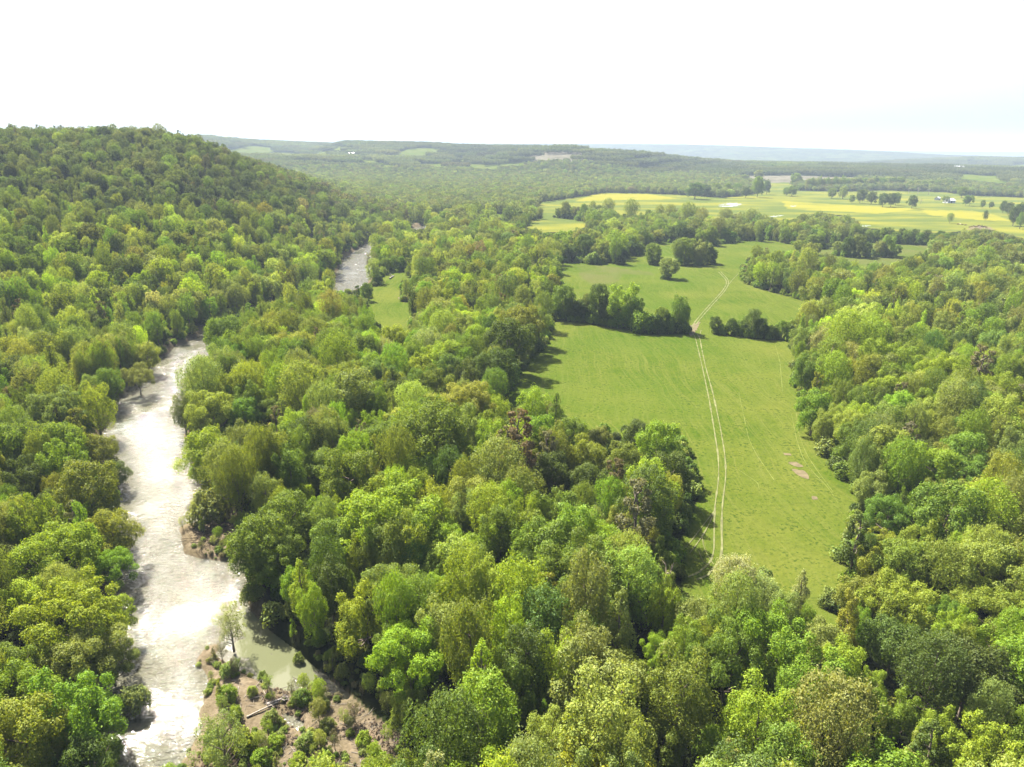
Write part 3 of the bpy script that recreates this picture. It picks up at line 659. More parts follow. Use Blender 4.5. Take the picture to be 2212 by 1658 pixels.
HAND = [
 (232,1335,120,'spreading','lime',Lb),(238,1425,120,'spreading','sage',Lb),(205,1530,130,'multi','bright green',Lb),(235,1222,120,'spreading','bright green',Lb),(195,1645,150,'round','dark green',Lb),(222,1075,90,'multi','mid green',Lb),
 (135,990,125,'multi','bright green',Lb),(213,977,95,'round','olive',Lb),(190,1055,150,'round','olive',Lb),(60,1030,110,'multi','dark green',Lb),(110,885,135,'spreading','sage',Lb),(207,880,75,'oval','lime',Lb),
 (150,822,50,'round','dark green',Lb),(232,830,60,'oval','mid green',Lb),(298,812,75,'spreading','sage',Lb),(315,765,62,'round','pale yellow-green',Lb),(240,1150,118,'round','golden olive',Lb),(120,1190,200,'spreading','bright green',Lb),
 (150,1320,230,'spreading','lime',Lb),(60,1300,120,'round','lime',Lb),(175,1410,190,'spreading','sage',Lb),(165,1530,205,'multi','bright green',Lb),(50,1590,200,'round','golden olive',Lb),(285,1500,75,'bush','sage',Lb),(250,1020,60,'round','dark green',Lb),(20,1210,90,'round','sage',Lb),(30,1440,120,'round','mid green',Lb),
 (438,838,106,'vase','sage',Rb),(460,882,130,'spreading','pale yellow-green',Rb),(396,886,60,'oval','mid green',Rb),(450,980,130,'round','lime',Rb),(443,1090,86,'bush','sage',Rb),(527,893,80,'round','mid green',Rb),(597,915,42,'pine','rusty brown',Mid),
 (653,853,110,'vase','pale yellow-green',Mid),(640,935,80,'oval','lime',Mid),(627,1020,90,'oval','mid green',Mid),(653,1077,58,'round','lime',Mid),(540,943,60,'round','pale yellow-green',Rb),(560,1175,150,'round','mid green',Rb),(617,1120,130,'round','mid green',Mid),
 (652,1270,66,'column','lime',Rb),(590,1200,150,'spreading','mid green',Rb),(720,1170,120,'round','mid green',Mid),(790,1310,150,'multi','lime',Mid),(950,1370,130,'oval','sage',Fw),(1065,1358,100,'oval','bright green',Fw),(890,1520,100,'multi','pale yellow-green',Fw),
 (1040,1560,190,'oval','bright green',Fw),(480,1606,125,'open','sage','at the foot of the gravel bar'),(498,1352,74,'open','sage','on the tip of the gravel bar'),
 (915,700,55,'round','sage',Mid),(958,717,70,'vase','pale yellow-green',Mid),(833,767,56,'vase','silvery',Mid),(854,735,76,'round','lime',Mid),(922,753,70,'vase','silvery',Mid),(904,806,76,'round','lime',Mid),(1007,813,82,'multi','dark green',Mid),(1040,850,70,'multi','bright green',Mid),
 (972,863,56,'round','olive',Mid),(1100,735,110,'round','dark green',Mid),(1128,700,95,'round','olive',Mid),(1080,790,90,'round','dark green',Mid),(890,885,92,'vase','pale yellow-green',Mid),(947,938,165,'round','mid green',Mid),(755,920,62,'oval','lime',Mid),(1121,963,92,'pine','rusty brown',Mid),(1095,975,60,'pine','rusty brown',Mid),(1182,984,60,'pine','grey-brown',Mid),
 (1071,895,62,'vase','lime',Mid),(1150,895,90,'oval','lime',Mid),(1200,892,46,'column','mid green',Mid),(1235,940,90,'round','mid green',Mid),(1270,950,60,'round','dark green',Mid),(1381,940,78,'round','dark green',Mid),(1424,958,115,'round','bright green',Mid),(1270,985,92,'round','golden olive',Mid),
 (1192,1020,105,'round','dark green',Mid),(1271,1041,95,'round','dark green',Mid),(1328,1048,64,'pine','rusty brown',Mid),(1402,1080,125,'oval','blue-green',Mid),(1374,1123,100,'pine','grey-brown',Mid),(1345,1180,90,'multi','golden olive',Mid),(1285,1120,62,'oval','blue-green',Mid),(1132,1052,58,'round','yellow',Mid),(1022,991,82,'round','bright green',Mid),
 (1093,1034,48,'column','lime',Mid),(1040,1055,82,'oval','sage',Mid),(1200,1102,125,'multi','mid green',Mid),(897,1055,72,'vase','lime',Mid),(979,1105,82,'multi','lime',Mid),(879,1130,80,'oval','sage',Mid),(1146,1190,100,'oval','bright green',Mid),(1029,1195,100,'round','bright green',Mid),(790,1130,72,'oval','mid green',Mid),(1440,1020,110,'round','dark green',Mid),(1350,1000,100,'round','mid green',Mid),
 (1777,749,62,'vase','silvery',Rw),(1831,735,110,'vase','lime',Rw),(1760,880,92,'round','bright green',Rw),(1845,852,62,'spreading','silvery',Rw),(1891,880,62,'multi','mid green',Rw),(1945,880,82,'round','lime',Rw),(2002,930,66,'vase','golden olive',Rw),(1841,945,92,'multi','mid green',Rw),(1959,970,62,'pine','grey-brown',Rw),
 (2115,806,70,'pine','grey-brown',Rw),(2060,790,70,'round','sage',Rw),(2009,1012,120,'round','lime',Rw),(2080,980,110,'round','mid green',Rw),(2144,1008,92,'round','olive',Rw),(1884,1058,84,'round','sage',Rw),(1920,1105,120,'spreading','mid green',Rw),(2044,1115,160,'round','mid green',Rw),(1849,1172,72,'pine','dark green',Rw),
 (1987,1176,110,'multi','golden olive',Rw),(1955,1220,130,'round','olive',Rw),(2080,1195,84,'oval','lime',Rw),(1886,740,80,'vase','lime',Rw),(1960,790,80,'round','bright green',Rw),(1800,810,80,'vase','lime',Rw),
 (1586,1270,110,'vase','silvery','at the near end of the long field'),(1640,1290,90,'vase','silvery','at the near end of the long field'),(1731,1275,48,'column','silvery','at the near end of the long field'),(1690,1330,90,'oval','sage','at the near end of the long field'),(1426,1250,82,'multi','sage','at the near end of the long field'),(1321,1320,110,'multi','bright green',Fw),(1931,1300,180,'spreading','golden olive',Rw),(1860,1290,110,'round','olive',Rw),
 (1931,1390,130,'round','dark green',Fw),(1776,1388,112,'round','sage',Fw),(1881,1475,82,'multi','bright green',Fw),(1936,1535,112,'multi','bright green',Fw),(2031,1585,120,'multi','lime',Fw),(2150,1620,160,'multi','lime',Fw),(2146,1316,190,'spreading','olive',Rw),(2096,1455,180,'round','dark green',Fw),
 (1536,1398,92,'oval','lime',Fw),(1426,1405,92,'spreading','lime',Fw),(1646,1460,112,'round','bright green',Fw),(1466,1510,165,'oval','olive',Fw),(1346,1470,130,'round','olive',Fw),(1206,1410,102,'round','olive',Fw),(1631,1575,160,'oval','lime',Fw),(1806,1535,92,'oval','sage',Fw),(1426,1615,112,'round','olive',Fw),(1181,1610,112,'oval','pale yellow-green',Fw),(1246,1560,62,'column','bright green',Fw),(1560,1620,120,'round','lime',Fw),(1740,1610,110,'round','lime',Fw),
]
for h in HAND: crown_px(*h)
Hg, Ms = 'in the hedge across the long field', 'in the mid meadow'
for bx, by, w, h, f, t in [(1215,690,62,75,'round','mid green'),(1245,692,34,45,'bush','sage'),(1268,693,40,60,'round','sage'),(1292,698,62,86,'round','dark green'),(1345,706,88,100,'multi','lime'),(1366,708,60,76,'multi','bright green'),(1310,702,46,52,'round','dark green'),(1428,718,40,56,'round','mid green'),(1230,692,40,50,'round','mid green'),(1255,694,44,46,'round','dark green'),(1322,704,40,60,'round','mid green'),(1385,716,64,52,'bush','bright green'),(1415,718,50,40,'bush','dark green'),
        (1440,718,44,50,'bush','mid green'),(1463,717,50,76,'oval','mid green'),(1478,716,26,60,'oval','bright green'),(1543,720,30,38,'round','dark green'),(1562,722,28,26,'bush','bright green'),(1578,724,30,38,'round','dark green'),(1600,724,36,34,'round','mid green'),(1622,728,44,62,'oval','dark green'),(1642,730,38,44,'round','dark green'),(1664,732,34,36,'bush','mid green'),(1688,733,36,42,'round','mid green')]:
    base_px(bx, by, w, h, f, t, Hg)
for (bx, by), (w, h), f, t in [((1444,602),(54,46),'round','sage'),((1410,571),(42,46),'round','mid green'),((1478,571),(60,58),'round','mid green'),((1506,572),(60,56),'multi','sage'),((1530,570),(46,44),'bush','dark green'),((1462,572),(34,50),'vase','sage')]:
    base_px(bx, by, w, h, f, t, Ms)
B2 = 'on the far edge of the mid meadow'
for zx, zy, w, h, f, t, zn in [(430,875,150,150,'round','dark green',B2),(590,870,190,220,'round','dark green',B2),(650,893,130,100,'bush','sage',B2),(720,893,90,90,'bush','sage',B2),(835,890,130,200,'oval','mid green',B2),(900,845,90,90,'bush','dark green',B2),(960,825,110,110,'round','dark green',B2),(1030,818,90,100,'round','mid green',B2),
        (1300,720,130,140,'round','dark green',B2),(1240,715,80,90,'round','dark green',B2),(1610,745,130,160,'round','mid green',B2),(1720,720,110,120,'round','mid green',B2),(1840,700,110,130,'round','sage',B2),(1990,710,90,150,'vase','sage',B2),(2080,700,90,120,'round','mid green',B2)]:
    (bx, by), = ZB([(zx, zy)]); base_px(bx, by, w * .26666, h * .26666, f, t, zn)
Yr = 'in the tree row before the yellow meadow'; Ym = 'standing in the yellow meadow'
for zx, zy, w, h, f, t, zn in [(430,525,100,140,'round','sage',Yr),(370,520,60,80,'round','mid green',Yr),(510,530,60,100,'oval','sage',Yr),(580,545,80,140,'round','mid green',Yr),(650,520,60,120,'vase','sage',Yr),(780,510,120,130,'vase','sage',Yr),(960,560,140,170,'vase','sage',Yr),(1100,550,60,100,'round','mid green',Yr),(1190,570,90,140,'vase','sage',Yr),(1270,580,110,150,'vase','sage',Yr),
        (1410,610,150,190,'vase','sage',Yr),(1530,610,110,150,'vase','sage',Yr),(1720,600,130,140,'vase','sage',Yr),(1930,590,130,130,'vase','sage',Yr),(150,475,110,110,'round','sage',Yr),(160,540,72,100,'oval','sage',Yr),(225,530,62,95,'oval','sage',Yr),(65,580,130,120,'round','dark green',Yr),
        (1480,370,170,135,'round','dark green',Ym),(1560,350,110,105,'round','dark green',Ym),(1650,335,90,95,'round','mid green',Ym),(1740,330,80,90,'round','mid green',Ym),(1820,320,90,80,'round','mid green',Ym),(1890,360,80,90,'round','dark green',Ym),(1985,355,110,170,'round','mid green',Ym),(2060,330,70,110,'round','dark green',Ym),(1880,252,90,52,'round','mid green',Ym),(1990,250,90,80,'round','sage',Ym)]:
    (bx, by), = ZB([(zx, zy)]); base_px(bx, by, w * .26666, h * .26666, f, t, zn)
for zx, zy, w, h, f, t in [(60,555,110,100,'round','mid green'),(90,480,120,120,'round','mid green'),(10,550,80,80,'round','mid green'),(430,575,95,95,'round','mid green'),(530,580,90,120,'oval','sage'),(612,620,64,80,'round','sage'),(690,620,100,130,'round','dark green'),(795,630,110,120,'round','dark green'),(900,655,105,130,'round','dark green'),(975,655,95,130,'round','dark green'),(1020,640,95,120,'round','mid green'),(730,600,80,110,'round','sage'),
        (1170,670,100,125,'round','dark green'),(1478,635,78,90,'spreading','mid green'),(1670,645,72,100,'round','mid green'),(1705,645,80,100,'spreading','mid green'),(1822,668,52,80,'round','mid green'),(1902,670,50,65,'round','dark green'),(1848,780,50,95,'oval','dark green'),(1520,805,72,85,'vase','sage'),(1630,575,112,100,'round','mid green'),
        (2010,715,72,120,'round','dark green'),(2060,730,90,120,'round','dark green'),(2105,830,120,190,'round','dark green'),(2170,855,90,150,'oval','mid green'),(2150,760,100,140,'round','dark green'),(2200,720,90,120,'round','dark green'),
        (1735,550,60,62,'round','sage'),(1790,550,60,60,'round','sage'),(1850,550,72,72,'round','mid green'),(1920,552,72,62,'round','mid green'),(1990,555,62,62,'round','sage'),(2055,555,60,70,'round','mid green'),(2110,560,72,82,'round','mid green')] + \
        [(200 + 36 * k, 505 + (k % 3), 62, 100 + 14 * (k % 2), 'oval', ('sage', 'mid green')[k % 2]) for k in range(10)] + [(560 + 55 * k, 500 - 3 * (k % 2), 90, 90, 'round', ('mid green', 'sage', 'dark green')[k % 3]) for k in range(10)] + [(1150 + 62 * k, 515 - 3 * (k % 2), 80, 80, 'round', ('mid green', 'sage')[k % 2]) for k in range(7)]:
    (bx, by), = ZA([(zx, zy)]); base_px(bx, by, w * .23335, h * .23335, f, t, Ym)
# hedge behind the right hand meadow and the copse in it
for zx, zy, w, h, f, t in [(250,1035,170,130,'round','mid green'),(150,1020,120,120,'round','sage'),(310,1035,110,120,'round','dark green'),(480,1100,120,130,'round','sage'),(570,1115,150,190,'round','dark green'),(660,1120,160,215,'round','mid green'),(750,1118,110,140,'round','dark green'),(870,1115,130,150,'round','sage'),(930,1115,160,200,'oval','mid green'),(1020,1110,110,110,'round','mid green')]:
    (bx, by), = ZA([(zx, zy)]); base_px(bx, by, w * .23335, h * .23335, f, t, 'in the copse of the pale meadow')
for k in range(15):
    (bx, by), = ZA([(720 + 58 * k + random.uniform(-8, 8), 968 + 2.9 * k + (8 if k % 2 else 0))]); base_px(bx, by, random.uniform(85, 120) * .23335, random.uniform(110, 150) * .23335, ('round', 'oval', 'round')[k % 3], ('dark green', 'mid green')[k % 2], 'in the hedge behind the pale meadow')
Lw = 'on the small lawn by the river'
for zx, zy, w, h, t in [(1185, 880, 130, 300, 'sage'), (1345, 860, 240, 340, 'mid green')]:
    base_px(700 + .15 * zx, 516 + .15 * zy, w * .15, h * .15, 'oval' if t == 'sage' else 'round', t, Lw)
for zx, zy, w, h, f, t in [(1420,1370,330,320,'round','sage'),(620,900,190,270,'round','mid green'),(650,465,120,300,'open','grey-brown'),(730,500,110,330,'open','grey-brown'),(800,480,170,170,'round','mid green'),(900,480,170,210,'round','mid green'),(1010,470,150,230,'round','mid green'),(1120,470,150,220,'round','mid green'),(1210,470,120,200,'round','sage'),(1600,740,180,260,'round','dark green')]:
    base_px(700 + .15 * zx, 516 + .15 * zy, w * .15, h * .15, f, t, 'at the edge of the small lawn')

# ------------------------------------------------------------------ fill the woods
def palette(px, py, x, y, r, z, n_):
    names = list(TINTS); W = np.zeros((len(px), len(names)))
    def s(nm, v): W[:, names.index(nm)] += v
    nz = fbm(x, y, 55, 31); nz2 = fbm(x, y, 35, 44)
    hill = z > 12; rwood = (px > 1850) & (py < 700)
    s('mid green', 2.2); s('sage', 2.0 + 2.0 * (nz > .55)); s('lime', .9 + 2.6 * (nz2 > .56)); s('bright green', 1.5 + 2 * (nz < .42)); s('olive', 1.2 + 1.6 * (nz2 < .42)); s('dark green', 1.0 + 1.6 * hill)
    s('pale yellow-green', 1.2 + 1.5 * (nz > .58)); s('golden olive', .5 + .8 * rwood); s('silvery', .06); s('rusty brown', .05); s('grey-brown', .10 + .2 * (r > 700)); s('blue-green', .35); s('yellow', .05)
    W[hill & (r > 600)] *= np.array([.25 if a in ('lime', 'yellow', 'pale yellow-green', 'golden olive') else 1 for a in names])
    W[(px > 430) & (px < 900) & (py < 475) & (r > 560) & (r < 1100)] += np.array([{'dark green': 5, 'grey-brown': 3.5, 'rusty brown': .8}.get(a, 0) for a in names])
    W[rwood] *= np.array([.4 if a in ('lime', 'bright green') else 1.3 if a in ('olive', 'dark green') else 1 for a in names])
    W /= W.sum(1, keepdims=True); cs = W.cumsum(1); u = n_.random(len(px))[:, None]
    return [names[k] for k in np.minimum((u > cs).sum(1), len(names) - 1)]
def clear_hits(x, y, z, H, Rc, r):
    hit = np.zeros(len(x), bool)
    pts = [(0, 0.02), (0, .35), (0, .7), (0, .95), (-.8, .65), (.8, .65), (-.45, .88), (.45, .88)]
    for k, (u, v) in enumerate(pts):
        q, p_, d = project(np.stack([x + u * Rc, y, z + v * H], -1))
        for poly in CLEAR:
            if len(poly) and poly in FAR_FIELDS:
                if k in (0, 2): hit |= pip(q, p_, poly) & (r > 1200)
                continue
            if poly is F_STRIP and k > 1: continue
            if poly is GRAVEL and k > 1:
                hit |= pip(q, p_, GRAVEL_VIS) & (r < 250); continue
            if poly is GRAVEL: hit |= pip(q, p_, poly) & (r < 250); continue
            hit |= pip(q, p_, poly)
    return hit
def scatter(r0, r1, sp_, half, n_, jit=.42):
    xs = np.arange(-r1, r1, sp_); ys = np.arange(0, r1, sp_ * .866)
    X, Y = np.meshgrid(xs, ys); X = X + (np.arange(len(ys)) % 2)[:, None] * sp_ / 2
    X = X.ravel() + n_.uniform(-jit, jit, X.size) * sp_; Y = Y.ravel() + n_.uniform(-jit, jit, Y.size) * sp_
    r = np.hypot(X, Y); th = np.arctan2(X, Y); m = (r > r0) & (r < r1) & (abs(th) < math.radians(half)) & (Y > 20)
    return X[m], Y[m]
def off_river(x, y, extra):
    d, par = seg_dist(x, y, RIV_W); hw = np.interp(par, np.arange(len(RIV_HW)), RIV_HW); return d > hw + extra
nr_ = np.random.default_rng(21)
rf = ['round', 'oval', 'spreading', 'multi', 'vase', 'column', 'pine']
BULK = []
for r0, r1, sp_, half in ((60, 330, 6.2, 50), (330, 620, 8.0, 46), (620, 1050, 9.6, 44)):
    x, y = scatter(r0, r1, sp_, half, nr_)
    m = off_river(x, y, 2.5); x, y = x[m], y[m]
    z = terrain(x, y); m = z > -1.6; x, y, z = x[m], y[m], z[m]; r = np.hypot(x, y)
    H = (nr_.uniform(9.5, 20, len(x)) if r0 < 300 else nr_.uniform(9, 21, len(x))) * (1 - .22 * sstep(15, 60, z)) * (1 if r0 < 300 else .9); H[nr_.random(len(x)) < .12] *= 1.2
    pr = np.array([.14, .28, .08, .14, .23, .10, .03]); fi = nr_.choice(len(rf), len(x), p=pr)
    wf = nr_.uniform(.68, 1.08, len(x)) if r0 < 600 else nr_.uniform(.9, 1.25, len(x))
    Rc = np.array([KINDS[f][0]['W'] / KINDS[f][0]['H'] / 2 for f in rf])[fi] * H * wf
    m = ~clear_hits(x, y, z, H, Rc, r)
    px, py, dep = project(np.stack([x, y, z + .6 * H], -1))
    # make room for the trees placed by hand
    hx = np.array([t['x'] for t in TREES if t['hand']]); hy = np.array([t['y'] for t in TREES if t['hand']])
    hr = np.array([KINDS[t['form']][0]['W'] / KINDS[t['form']][0]['H'] / 2 * t['H'] * t['wf'] for t in TREES if t['hand']])
    hpx, hpy, hd = project(np.array([(t['x'], t['y'], t['z'] + .62 * t['H']) for t in TREES if t['hand']]))
    for i in range(len(hx)):
        dd = np.hypot(x - hx[i], y - hy[i]); m &= dd > hr[i] * .72 + 1.2
        w = hr[i] * FPX / hd[i]                                   # keep the crown seen in the photograph unobstructed
        m &= ~((np.hypot(px - hpx[i], (py - hpy[i]) / 1.0) < w * .85) & (dep < hd[i]) & (dep > 30))
    x, y, z, H, fi, wf, r, px, py = (a[m] for a in (x, y, z, H, fi, wf, r, px, py))
    tn = palette(px, py, x, y, r, z, nr_)
    for i in range(len(x)):
        f = rf[fi[i]]
        if tn[i] in ('rusty brown', 'grey-brown') and f != 'pine': f = 'pine' if nr_.random() < .7 else f
        if f == 'pine' and tn[i] in ('lime', 'bright green', 'pale yellow-green', 'yellow', 'silvery'): f = 'oval'
        BULK.append(dict(x=x[i], y=y[i], z=z[i], H=H[i], wf=wf[i], form=f, var=int(nr_.integers(VARI[f])), tint=tn[i], zone='', hand=False, rot=nr_.uniform(0, 6.28), r=r[i], px=px[i], py=py[i]))
print('hand', len(TREES), 'bulk', len(BULK))

def tint_vec(nm, n_=nr_, var=.1):
    c = np.array(TINTS[nm]); return tuple(c * np.exp(n_.normal(0, var)) * np.exp(n_.normal(0, .05, 3)))

# --- choose the 300 that show largest
for t in TREES:
    p = project(np.array([[t['x'], t['y'], t['z'] + .6 * t['H']]])); t['px'], t['py'], t['dep'] = float(p[0][0]), float(p[1][0]), float(p[2][0]); t['r'] = math.hypot(t['x'], t['y'])
for t in BULK: t['dep'] = float((np.array([t['x'], t['y'], t['z'] + .6 * t['H']]) - CAMP) @ FW)
hand_big = TREES
def show(t):
    k = KINDS[t['form']][0]; a = t['H'] * FPX / t['dep']; return a * a * k['W'] / k['H'] * t['wf']
inview = [t for t in BULK if -30 < t['px'] < PW + 30 and t['py'] < PH + 60]
outview = [t for t in BULK if not (-30 < t['px'] < PW + 30 and t['py'] < PH + 60)]
inview.sort(key=show, reverse=True)
n_hand = len([t for t in TREES if t['form'] not in ('bush', 'pine', 'open') and t['zone'] in (Lb, Rb, Mid, Fw, Rw, 'at the near end of the long field')])
print('near hand', n_hand)
n_more = max(0, 300 - n_hand)
INDIV = TREES + inview[:n_more]; REST = inview[n_more:] + outview

# ------------------------------------------------------------------ forest as one mass beyond those
def points_object(name, rows, label):
    me = bpy.data.meshes.new(name); n = len(rows['pid'])
    me.vertices.add(n); me.vertices.foreach_set('co', rows['co'].astype(np.float32).ravel())
    a = me.attributes.new('pid', 'INT', 'POINT'); a.data.foreach_set('value', rows['pid'].astype(np.int32))
    a = me.attributes.new('rot', 'FLOAT_VECTOR', 'POINT'); a.data.foreach_set('vector', rows['rot'].astype(np.float32).ravel())
    a = me.attributes.new('scl', 'FLOAT_VECTOR', 'POINT'); a.data.foreach_set('vector', rows['scl'].astype(np.float32).ravel())
    a = me.attributes.new('tint', 'FLOAT_VECTOR', 'POINT'); a.data.foreach_set('vector', rows['tint'].astype(np.float32).ravel())
    o = link(name, me, kind='stuff', label=label)
    md = o.modifiers.new('scatter', 'NODES'); md.node_group = GN
    return o
GN = bpy.data.node_groups.new('tree_scatter', 'GeometryNodeTree')
GN.interface.new_socket('Geometry', in_out='INPUT', socket_type='NodeSocketGeometry'); GN.interface.new_socket('Geometry', in_out='OUTPUT', socket_type='NodeSocketGeometry')
gi = GN.nodes.new('NodeGroupInput'); go = GN.nodes.new('NodeGroupOutput'); ip = GN.nodes.new('GeometryNodeInstanceOnPoints')
ci = GN.nodes.new('GeometryNodeCollectionInfo'); ci.inputs['Collection'].default_value = protos; ci.inputs['Separate Children'].default_value = True; ci.inputs['Reset Children'].default_value = True
def na(nm, dt):
    n = GN.nodes.new('GeometryNodeInputNamedAttribute'); n.data_type = dt; n.inputs[0].default_value = nm; return n.outputs[0]
gl = GN.links
gl.new(gi.outputs[0], ip.inputs['Points']); gl.new(ci.outputs[0], ip.inputs['Instance']); ip.inputs['Pick Instance'].default_value = True
gl.new(na('pid', 'INT'), ip.inputs['Instance Index']); gl.new(na('rot', 'FLOAT_VECTOR'), ip.inputs['Rotation']); gl.new(na('scl', 'FLOAT_VECTOR'), ip.inputs['Scale'])
gl.new(ip.outputs[0], go.inputs[0])
def rows_of(lst):
    R = dict(co=[], pid=[], rot=[], scl=[], tint=[])
    for t in lst:
        k = KINDS[t['form']][t['var']]; s = t['H'] / k['H']
        lod = 0 if t['r'] < 380 else 1 if t['r'] < 900 else 2
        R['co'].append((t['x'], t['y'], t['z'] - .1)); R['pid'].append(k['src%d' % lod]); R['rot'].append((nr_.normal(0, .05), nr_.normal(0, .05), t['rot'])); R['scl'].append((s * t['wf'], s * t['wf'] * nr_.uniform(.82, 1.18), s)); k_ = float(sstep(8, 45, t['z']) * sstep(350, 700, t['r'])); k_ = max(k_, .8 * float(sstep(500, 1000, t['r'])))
        R['tint'].append(tuple(np.array(tint_vec(t['tint'], var=.1 if t['r'] < 330 else .24)) * (1 - k_ * .5) + np.array([.017, .02, .011]) * k_))  # greyer leaves on the hill; with distance, haze put into the tint
    return {k: np.array(v) for k, v in R.items()}
rows = rows_of(REST)
# understorey between the near trees, on the banks and along the wood edges
x, y = scatter(60, 420, 4.2, 50, nr_, .5)
z = terrain(x, y); m = off_river(x, y, .6) & (z > -2.4) & (nr_.random(len(x)) < .62); x, y, z = x[m], y[m], z[m]
H = nr_.uniform(1.6, 4.6, len(x)); m = ~clear_hits(x, y, z, H, H * .5, np.hypot(x, y)); x, y, z, H = x[m], y[m], z[m], H[m]
und = dict(co=np.stack([x, y, z - .1], -1), pid=np.array([KINDS['bush'][int(a)]['src1' if rr > 220 else 'src0'] for a, rr in zip(nr_.integers(0, 2, len(x)), np.hypot(x, y))]), rot=np.stack([x * 0, x * 0, nr_.uniform(0, 6.28, len(x))], -1),
           scl=np.stack([H / 4 * 1.1, H / 4 * 1.1, H / 4], -1), tint=np.array([tint_vec(['mid green', 'bright green', 'sage', 'olive', 'pale yellow-green', 'dark green'][int(a)]) for a in nr_.integers(0, 6, len(x))]))
print('undergrowth', len(x))
W_ = np.array([ground(a, b, -2.4)[:2] for a, b in GRAVEL + BARE_BANK]); lo, hi = W_.min(0), W_.max(0)
x, y = nr_.uniform(lo[0] - 6, hi[0] + 25, 5200), nr_.uniform(lo[1] - 10, hi[1] + 12, 5200); z = terrain(x, y); m = (z > -3.0) & (z < -.2) & (fbm(x, y, 11, 91) > .5); x, y, z = x[m], y[m], z[m]; H = nr_.uniform(.3, 1.2, len(x))
wd = dict(co=np.stack([x, y, z - .05], -1), pid=np.array([KINDS['bush'][int(a)]['src1'] for a in nr_.integers(0, 2, len(x))]), rot=np.stack([x * 0, x * 0, nr_.uniform(0, 6.28, len(x))], -1), scl=np.stack([H / 4 * 1.3, H / 4 * 1.3, H / 4], -1), tint=np.array([tint_vec(['sage', 'pale yellow-green', 'olive', 'mid green', 'grey-brown'][int(a)]) for a in nr_.integers(0, 5, len(x))]))


x, y = nr_.uniform(lo[0] - 4, hi[0] + 8, 420), nr_.uniform(lo[1] - 8, hi[1] + 4, 420); z = terrain(x, y); m = (z > -3.0) & (z < -1.2); x, y, z = x[m], y[m], z[m]; H = nr_.uniform(2.0, 4.6, len(x))
sg = dict(co=np.stack([x, y, z - .05], -1), pid=np.array([KINDS[['vase', 'open', 'column'][int(a)]][0]['src1'] for a in nr_.integers(0, 3, len(x))]), rot=np.stack([x * 0, x * 0, nr_.uniform(0, 6.28, len(x))], -1), scl=np.stack([H / 18, H / 18, H / 18], -1), tint=np.array([tint_vec(['sage', 'pale yellow-green', 'lime', 'grey-brown'][int(a)]) for a in nr_.integers(0, 4, len(x))]))
print('saplings', len(x)); wd = {k: np.concatenate([wd[k], sg[k]]) for k in wd}
print('weeds', len(x)); points_object('weeds', wd, 'low weeds and tufts on the gravel bar and in the meadows')
def more_bushes(x, y, H, tints, clear=True, lod='src1'):
    z = terrain(x, y); m = z > -2.9
    if clear: m &= ~clear_hits(x, y, z, H, H * .4, np.hypot(x, y))
    x, y, z, H = x[m], y[m], z[m], H[m]
    return dict(co=np.stack([x, y, z - .15], -1), pid=np.array([KINDS['bush'][int(a)][lod] for a in nr_.integers(0, 2, len(x))]), rot=np.stack([x * 0, x * 0, nr_.uniform(0, 6.28, len(x))], -1),
                scl=np.stack([H / 4 * nr_.uniform(.9, 1.3, len(x)), H / 4 * 1.1, H / 4], -1), tint=np.array([tint_vec(tints[int(a)]) for a in nr_.integers(0, len(tints), len(x))]))
def along(pts, spacing, spread, n_rep=1):
    W = np.array([p[:2] for p in pts]); s = np.r_[0, np.cumsum(np.hypot(*np.diff(W, axis=0).T))]; u = np.arange(0, s[-1], spacing)
    X = np.interp(u, s, W[:, 0]); Y = np.interp(u, s, W[:, 1]); return np.tile(X, n_rep) + nr_.normal(0, spread, len(X) * n_rep), np.tile(Y, n_rep) + nr_.normal(0, spread, len(X) * n_rep)
extra = []
x, y = along(RIV_W, 1.3, 13, 3); d_, p_ = seg_dist(x, y, RIV_W); h_ = np.interp(p_, np.arange(len(RIV_HW)), RIV_HW); m = (d_ > h_ + 1.2) & (d_ < h_ + 7); x, y = x[m], y[m]
extra.append(more_bushes(x, y, nr_.uniform(2.2, 6, len(x)), ['mid green', 'sage', 'bright green', 'olive', 'pale yellow-green']))
for poly in (F_LOW, F_MID, F_LAWN, F_RIGHT):
    Wp = np.array([ground(a, b)[:2] for a, b in poly + poly[:1]]); x, y = along(Wp, 2.4, 3.2, 2); m = ~pip(*project(np.stack([x, y, x * 0 + .5], -1))[:2], poly); x, y = x[m], y[m]
    extra.append(more_bushes(x, y, nr_.uniform(1.8, 5.5, len(x)), ['mid green', 'sage', 'bright green', 'dark green']))
hx_ = [t for t in TREES if t['zone'] in (Hg, B2, Yr, Ms, Lb) or 'meadow' in t['zone'] and t['zone'] != Ym]
x = np.array([t['x'] + nr_.normal(0, t['H'] * .17) for t in hx_ for k in range(3)]); y = np.array([t['y'] + nr_.normal(0, 1.5) - t['H'] * .06 for t in hx_ for k in range(3)])
H = np.array([t['H'] * nr_.uniform(.22, .42) for t in hx_ for k in range(3)]); extra.append(more_bushes(x, y, H, ['mid green', 'dark green', 'bright green'], clear=False))
und = {k: np.concatenate([und[k]] + [e[k] for e in extra]) for k in und}
points_object('undergrowth', und, 'leafy undergrowth filling the gaps between the trees')
